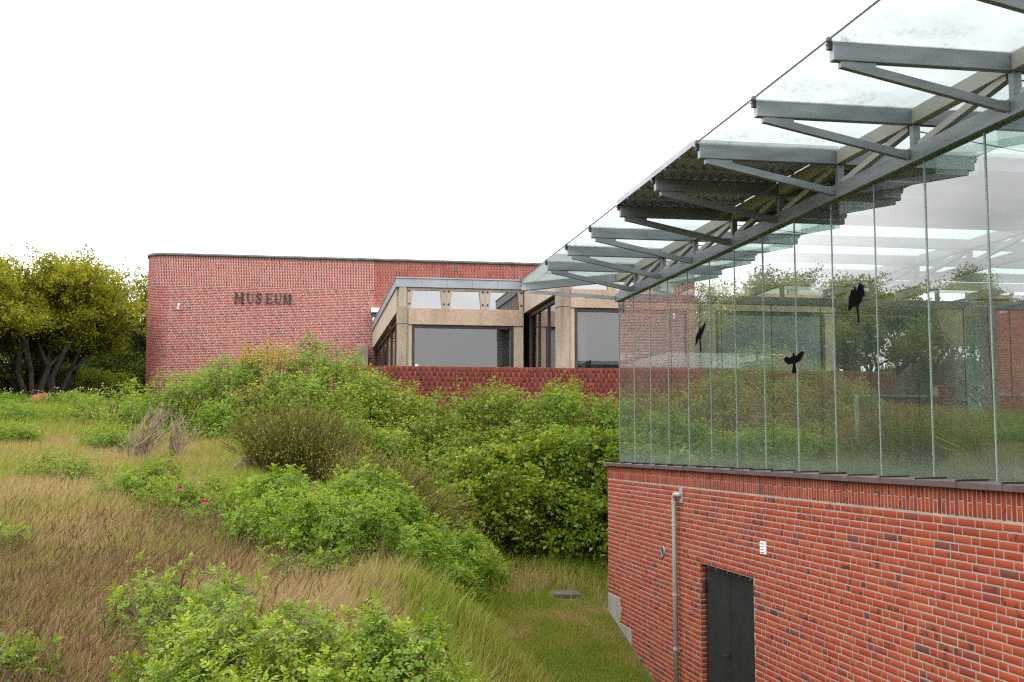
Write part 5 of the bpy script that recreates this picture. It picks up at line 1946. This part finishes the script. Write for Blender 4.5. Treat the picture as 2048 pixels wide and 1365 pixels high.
for i, (lab_, b, H) in enumerate([
    ('dark background tree behind the leftmost oak', (-13.2, 56.0), 5.6),
    ('dark background tree behind the second oak', (-11.6, 57.0), 5.0),
    ('dark background tree behind the tallest oak', (-10.2, 58.0), 4.8),
    ('dark background tree nearest the brick corner', (-8.6, 60.0), 5.4),
    ('dark green tree behind the garden wall seen through the panes', (15.6, 33.5), 4.2),
    ('dark green tree beside the plain brick block', (18.0, 35.0), 4.6)]):
    tree(lab_, b, H, 1.15, 30+i, 'dgreen', 5, (0, 0), .12, 1.2, tint=.3, group='dark trees behind the oaks')
for i, (lab_, c, wx, h) in enumerate([
    ('shady undergrowth shrub behind the leftmost oak trunks', (-12.2, 50.0), 5.0, 1.9),
    ('shady undergrowth shrub between the middle oak trunks', (-9.8, 50.6), 5.0, 1.2),
    ('shady undergrowth shrub beside the brick corner', (-8.3, 52.5), 4.0, 2.2),
    ('unseen shrub added left of the picture behind the oak row to darken the reflection', (-15.0, 49.5), 5.0, 2.4),  # this shrub and the next are unseen, added to cover reflected white sky
    ('unseen shrub added far left beside the brick house to darken the reflection', (-19.0, 50.0), 5.0, 2.6)]):
    bush('undergrowth_shrub', lab_, 'shrub', c, wx, 2.5, h, 12, 16, 'oak' if i % 2 else 'dgreen', SP_OAK, 90+i, 1.0, tint=.38, nst=10, clump=.7, group='undergrowth behind the oaks')


# grass --------------------------------------------------------------
def grass_patch(name, n, xr, yr, hr, wr, tint, seed, lean=(.25, 0), mask=None, clump=0.0, label=None, zfun=terr, curve=.5, parent=None):
    r = np.random.default_rng(seed)
    x, y = r.uniform(*xr, n), r.uniform(*yr, n)
    if clump:
        k = r.integers(0, max(1, n//40), n)
        cx, cy = r.uniform(*xr, n//40+1), r.uniform(*yr, n//40+1)
        t = r.random(n) < clump
        x, y = np.where(t, cx[k]+r.normal(0, .10, n), x), np.where(t, cy[k]+r.normal(0, .10, n), y)
    keep = np.ones(n, bool) if mask is None else mask(x, y, r)
    x, y = x[keep], y[keep]
    n = len(x)
    z = zfun(x, y)
    h = r.uniform(*hr, n)*r.uniform(.7, 1.1, n)
    a = r.uniform(0, 2*PI, n)
    dx = (np.cos(a)*.26+lean[0]+r.normal(0, .14, n))*h
    dy = (np.sin(a)*.26+lean[1])*h
    P0 = np.stack([x, y, z-.01], 1)
    P1 = np.stack([x+dx*.35, y+dy*.35, z+h*.6], 1)
    P2 = np.stack([x+dx, y+dy, z+h*(1-curve*.25*r.random(n))], 1)
    t = tint(x, y, r) if callable(tint) else np.full(n, tint)
    return ribbons(P0, P1, P2, r.uniform(*wr, n), t), (P1, P2)


def low(x, y, s, k=0.0):
    return .5+.5*np.sin(x*s+1.7*np.sin(y*s*.7+k)+k)*np.sin(y*s*.9+1.3*np.sin(x*s*.8-k))


def on_hill(x, y): return (x < np.interp(y, [4, 12, 20, 26], [.95, .75, .2, -.8]))


def tanzone(x, y):
    return np.exp(-(((x+.5)/1.1)**2+((y-10.0)/1.6)**2))+np.exp(-(((x+3.6)/2.0)**2+((y-18.2)/1.6)**2))*.15+np.exp(-(((x-.55)/.6)**2+((y-10.0)/.9)**2))*.5


def build_grass():
    parts = []
    # short green and olive undergrass on the hill, near and far
    def t_green(x, y, r): return np.clip(.20+.26*low(x, y, .9)+.16*low(x, y, 2.7, 1.3)+.22*tanzone(x, y)+r.normal(0, .08, len(x)), 0, .62)
    parts.append(grass_patch('g', 105000, (-4.5, 1.6), (4.5, 13), (.08, .26), (.003, .006), t_green, 1, lean=(.10, 0), clump=.45, mask=lambda x, y, r: on_hill(x, y) & (x > -.62*y-.0))[0])
    parts.append(grass_patch('g', 110000, (-9.5, 1.0), (13, 26), (.08, .28), (.005, .010), t_green, 2, lean=(.10, 0), clump=.45, mask=lambda x, y, r: on_hill(x, y) & (x > -.5*y))[0])
    parts.append(grass_patch('g', 75000, (-22, -2.5), (26, 46), (.12, .32), (.010, .022), lambda x, y, r: np.clip(.10+.28*low(x, y, .6)+r.normal(0, .08, len(x)), 0, .6), 3, lean=(.08, 0), mask=lambda x, y, r: x > -.52*y)[0])
    V, F, T = join(parts)
    o = np_obj('meadow_grass', V, F, M['grass'], None, {'tint': T}, kind='stuff')
    tag(o, 'olive green meadow grass covering the left slope', 'grass')
    # dry tan grass
    def m_tan(x, y, r): return on_hill(x, y) & (r.random(len(x)) < np.clip(tanzone(x, y)*1.1+.08, 0, 1))
    parts = [grass_patch('t', 60000, (-3.2, 1.8), (5.5, 13), (.18, .40), (.002, .0045), lambda x, y, r: np.clip(r.normal(.58, .05, len(x)), .45, .7), 4, lean=(.2, 0), mask=m_tan)[0],
             grass_patch('t', 36000, (-7, .5), (14, 24), (.16, .38), (.004, .008), lambda x, y, r: np.clip(r.normal(.57, .06, len(x)), .4, .7), 5, lean=(.2, 0), mask=m_tan, clump=.3)[0]]
    V, F, T = join(parts)
    o = np_obj('dry_grass', V, F, M['grass'], None, {'tint': T}, kind='stuff')
    tag(o, 'dry tan grass between the rose bushes and up the slope', 'grass')
    # brown red seeding stalks
    def m_red(x, y, r):
        f = np.clip(1.15-.9*tanzone(x, y), 0, 1)*np.clip((16.5-y)/5.5, 0, 1)*(.35+.75*low(x, y, 1.1, 2.0))
        f = f*np.clip(.55+(-x-.2)*.35, .25, 1)
        return on_hill(x, y) & (x > -.62*y) & (r.random(len(x)) < f)
    g, (P1, P2) = grass_patch('r', 66000, (-6.5, 1.4), (4.6, 16.5), (.24, .52), (.002, .004), lambda x, y, r: np.clip(r.normal(.78, .07, len(x)), .6, .95), 6, lean=(.22, .0), mask=m_red)
    n = len(P1)
    k = rng.random(n) < .62
    a, b = P1[k]*.45+P2[k]*.55, P2[k]+(P2[k]-P1[k])*.18
    hd = ribbons(a, (a+b)/2, b, rng.uniform(.005, .010, k.sum()), np.clip(rng.normal(.93, .06, k.sum()), .75, 1))
    V, F, T = join([g, hd])
    o = np_obj('seeding_grass', V, F, M['grass'], None, {'tint': T}, kind='stuff')
    tag(o, 'brown red seeding grass in the lower left foreground', 'grass')
    # lawn
    def t_lawn(x, y, r): return np.clip(.20+.32*np.clip(low(x, y, 1.6, .4)*low(x, y, 3.7, 1.0)*1.7, 0, 1)+r.normal(0, .06, len(x)), 0, .62)
    parts = [grass_patch('l', 130000, (.9, 4.93), (13.5, 21.5), (.03, .09), (.005, .010), t_lawn, 7, lean=(.05, 0), mask=lambda x, y, r: (~on_hill(x, y) | (x > 1.0)) & (((x-4.42)/.36)**2+((y-20.02)/.26)**2 > r.uniform(.7, 1.3, len(x))))[0],
             grass_patch('l', 26000, (2.2, 5.4), (19.3, 24.2), (.10, .34), (.008, .016), lambda x, y, r: np.clip(.1+.45*low(x, y, 1.3)+r.normal(0, .1, len(x)), 0, .62), 8, lean=(.05, 0), mask=lambda x, y, r: (r.random(len(x)) < np.clip((y-19.5)/2.0, .1, 1)) & (((x-4.42)/.36)**2+((y-19.95)/.36)**2 > r.uniform(.7, 1.3, len(x))), clump=.3)[0],
             grass_patch('l', 90000, (.4, 3.0), (7.5, 19), (.07, .26), (.004, .009), lambda x, y, r: np.clip(.10+.36*low(x, y, 1.1)+r.normal(0, .08, len(x)), 0, .62), 9, lean=(.15, 0))[0]]
    parts.append(grass_patch('l', 9000, (.3, 2.4), (7.0, 16), (.16, .42), (.004, .008), lambda x, y, r: np.clip(.2+.38*low(x, y, 1.9)+r.normal(0, .1, len(x)), 0, .64), 12, lean=(.18, 0), clump=.85)[0])
    V, F, T = join(parts)
    o = np_obj('lawn_grass', V, F, M['grass'], None, {'tint': T}, kind='stuff')
    tag(o, 'patchy green lawn running down beside the brick base', 'grass')
    # inside the pavilion
    zin = lambda x, y: np.full(len(x), -.36)
    parts = [grass_patch('p', 36000, (GX+.12, 10.5), (5.5, 18.9), (.08, .36), (.006, .012), lambda x, y, r: np.clip(.12+.2*low(x, y, 1.5)+r.normal(0, .06, len(x)), 0, .5), 10, zfun=zin)[0]]
    V, F, T = join(parts)
    o = np_obj('bed_grass', V, F, M['grass'], None, {'tint': T}, kind='stuff')
    tag(o, 'green grass growing in the bed inside the pavilion', 'grass')


build_grass()


def tussock(label, c, R, h, n, seed, tint=.16, zb=-.36, arch=0):
    r = np.random.default_rng(seed)
    root = thing('grass_tussock', (c[0], c[1], zb), label, 'grass', 'grass tussocks in the pavilion bed')
    a = r.uniform(0, 2*PI, n)
    q = np.sqrt(r.uniform(0, 1, n))
    P0 = np.stack([c[0]+np.cos(a)*q*R*.55, c[1]+np.sin(a)*q*R*.55, np.full(n, zb)], 1)
    L = h*r.uniform(.55, 1.1, n)
    d = np.stack([np.cos(a)*q*.75+r.normal(0, .2, n), np.sin(a)*q*.75+r.normal(0, .2, n), np.ones(n)], 1)
    d /= np.linalg.norm(d, axis=1, keepdims=True)
    P1 = P0+d*L[:, None]*.6
    P2 = P1+(d*np.array([1.3, 1.3, .5])+np.array([.1, 0, 0]))*L[:, None]*.42
    dry = r.random(n) < .22
    V, F, T = ribbons(P0, P1, P2, r.uniform(.006, .012, n), np.where(dry, .56, tint+r.normal(0, .06, n)))
    np_obj('blades', V, F, M['grass'], root, {'tint': np.clip(T, 0, 1)}, kind='stuff')
    if arch:
        m = MB()
        for k in range(arch):
            b = np.array([c[0]+r.normal(0, R*.3), c[1]+r.normal(0, R*.3), zb])
            s = -1 if k % 3 else 1
            L_ = h*r.uniform(1.3, 1.8)
            pts = [b+np.array([s*L_*.45*t*t, r.normal(0, .02), L_*(t*1.15-.42*t*t)]) for t in np.linspace(0, 1, 7)]
            m.tube(pts, [.005, .005, .0045, .004, .004, .006, .003], 4, False)
        m.obj('seed_stalk', M['twig'], root)


tussock('big grey green grass tussock with arching straw stalks behind the right panes', (6.35, 10.3), .75, .9, 4200, 1, tint=.15, arch=9)
tussock('grass tussock with thin straw beside the concrete column', (7.2, 11.4), .65, .9, 3000, 2, tint=.15, arch=6)
tussock('dense grass tussock close behind the rightmost panes', (5.85, 8.7), .6, .8, 2800, 3, tint=.14, arch=4)
tussock('yellowing grass tussock left of the rounded boulder', (6.6, 13.6), .55, .65, 2000, 4, tint=.3, arch=5)
tussock('fresh green tussock between the turquoise shell and the yellowing tussock', (6.5, 15.6), .55, .45, 1700, 5, tint=.12)
tussock('loose green tussock in the middle of the bed', (8.2, 14.2), .7, .5, 1800, 6, tint=.18, arch=3)
tussock('tall tussock near the far glass wall', (9.2, 17.3), .7, .6, 1600, 7, tint=.16, arch=3)
tussock('bushy tussock right of the turquoise shell', (7.8, 17.6), .6, .6, 1600, 8, tint=.1)
tussock('low green tussock in the near corner of the bed', (7.6, 16.4), .5, .45, 1400, 9, tint=.12)


def cow_parsley():
    r = np.random.default_rng(4)
    m = MB()
    for k in range(40):
        x, y = r.uniform(-11.2, -6.4), r.uniform(39.5, 42.5)
        if r.random() < .5: x = r.choice((-10.4, -9.0, -7.6))+r.normal(0, .35)
        z = float(terr(x, y))
        h = r.uniform(.25, .62)
        for q in range(5):
            c = np.array((x+r.normal(0, .07), y+r.normal(0, .07), z+h+r.normal(0, .04)))
            m.tube([c, c+np.array((r.normal(0, .006), 0, .008))], [.016, .022], 5)
    o = m.obj('cow_parsley', M['white'], None, kind='stuff')
    tag(o, 'white umbels of cow parsley flowering under the oaks', 'flowers')


cow_parsley()
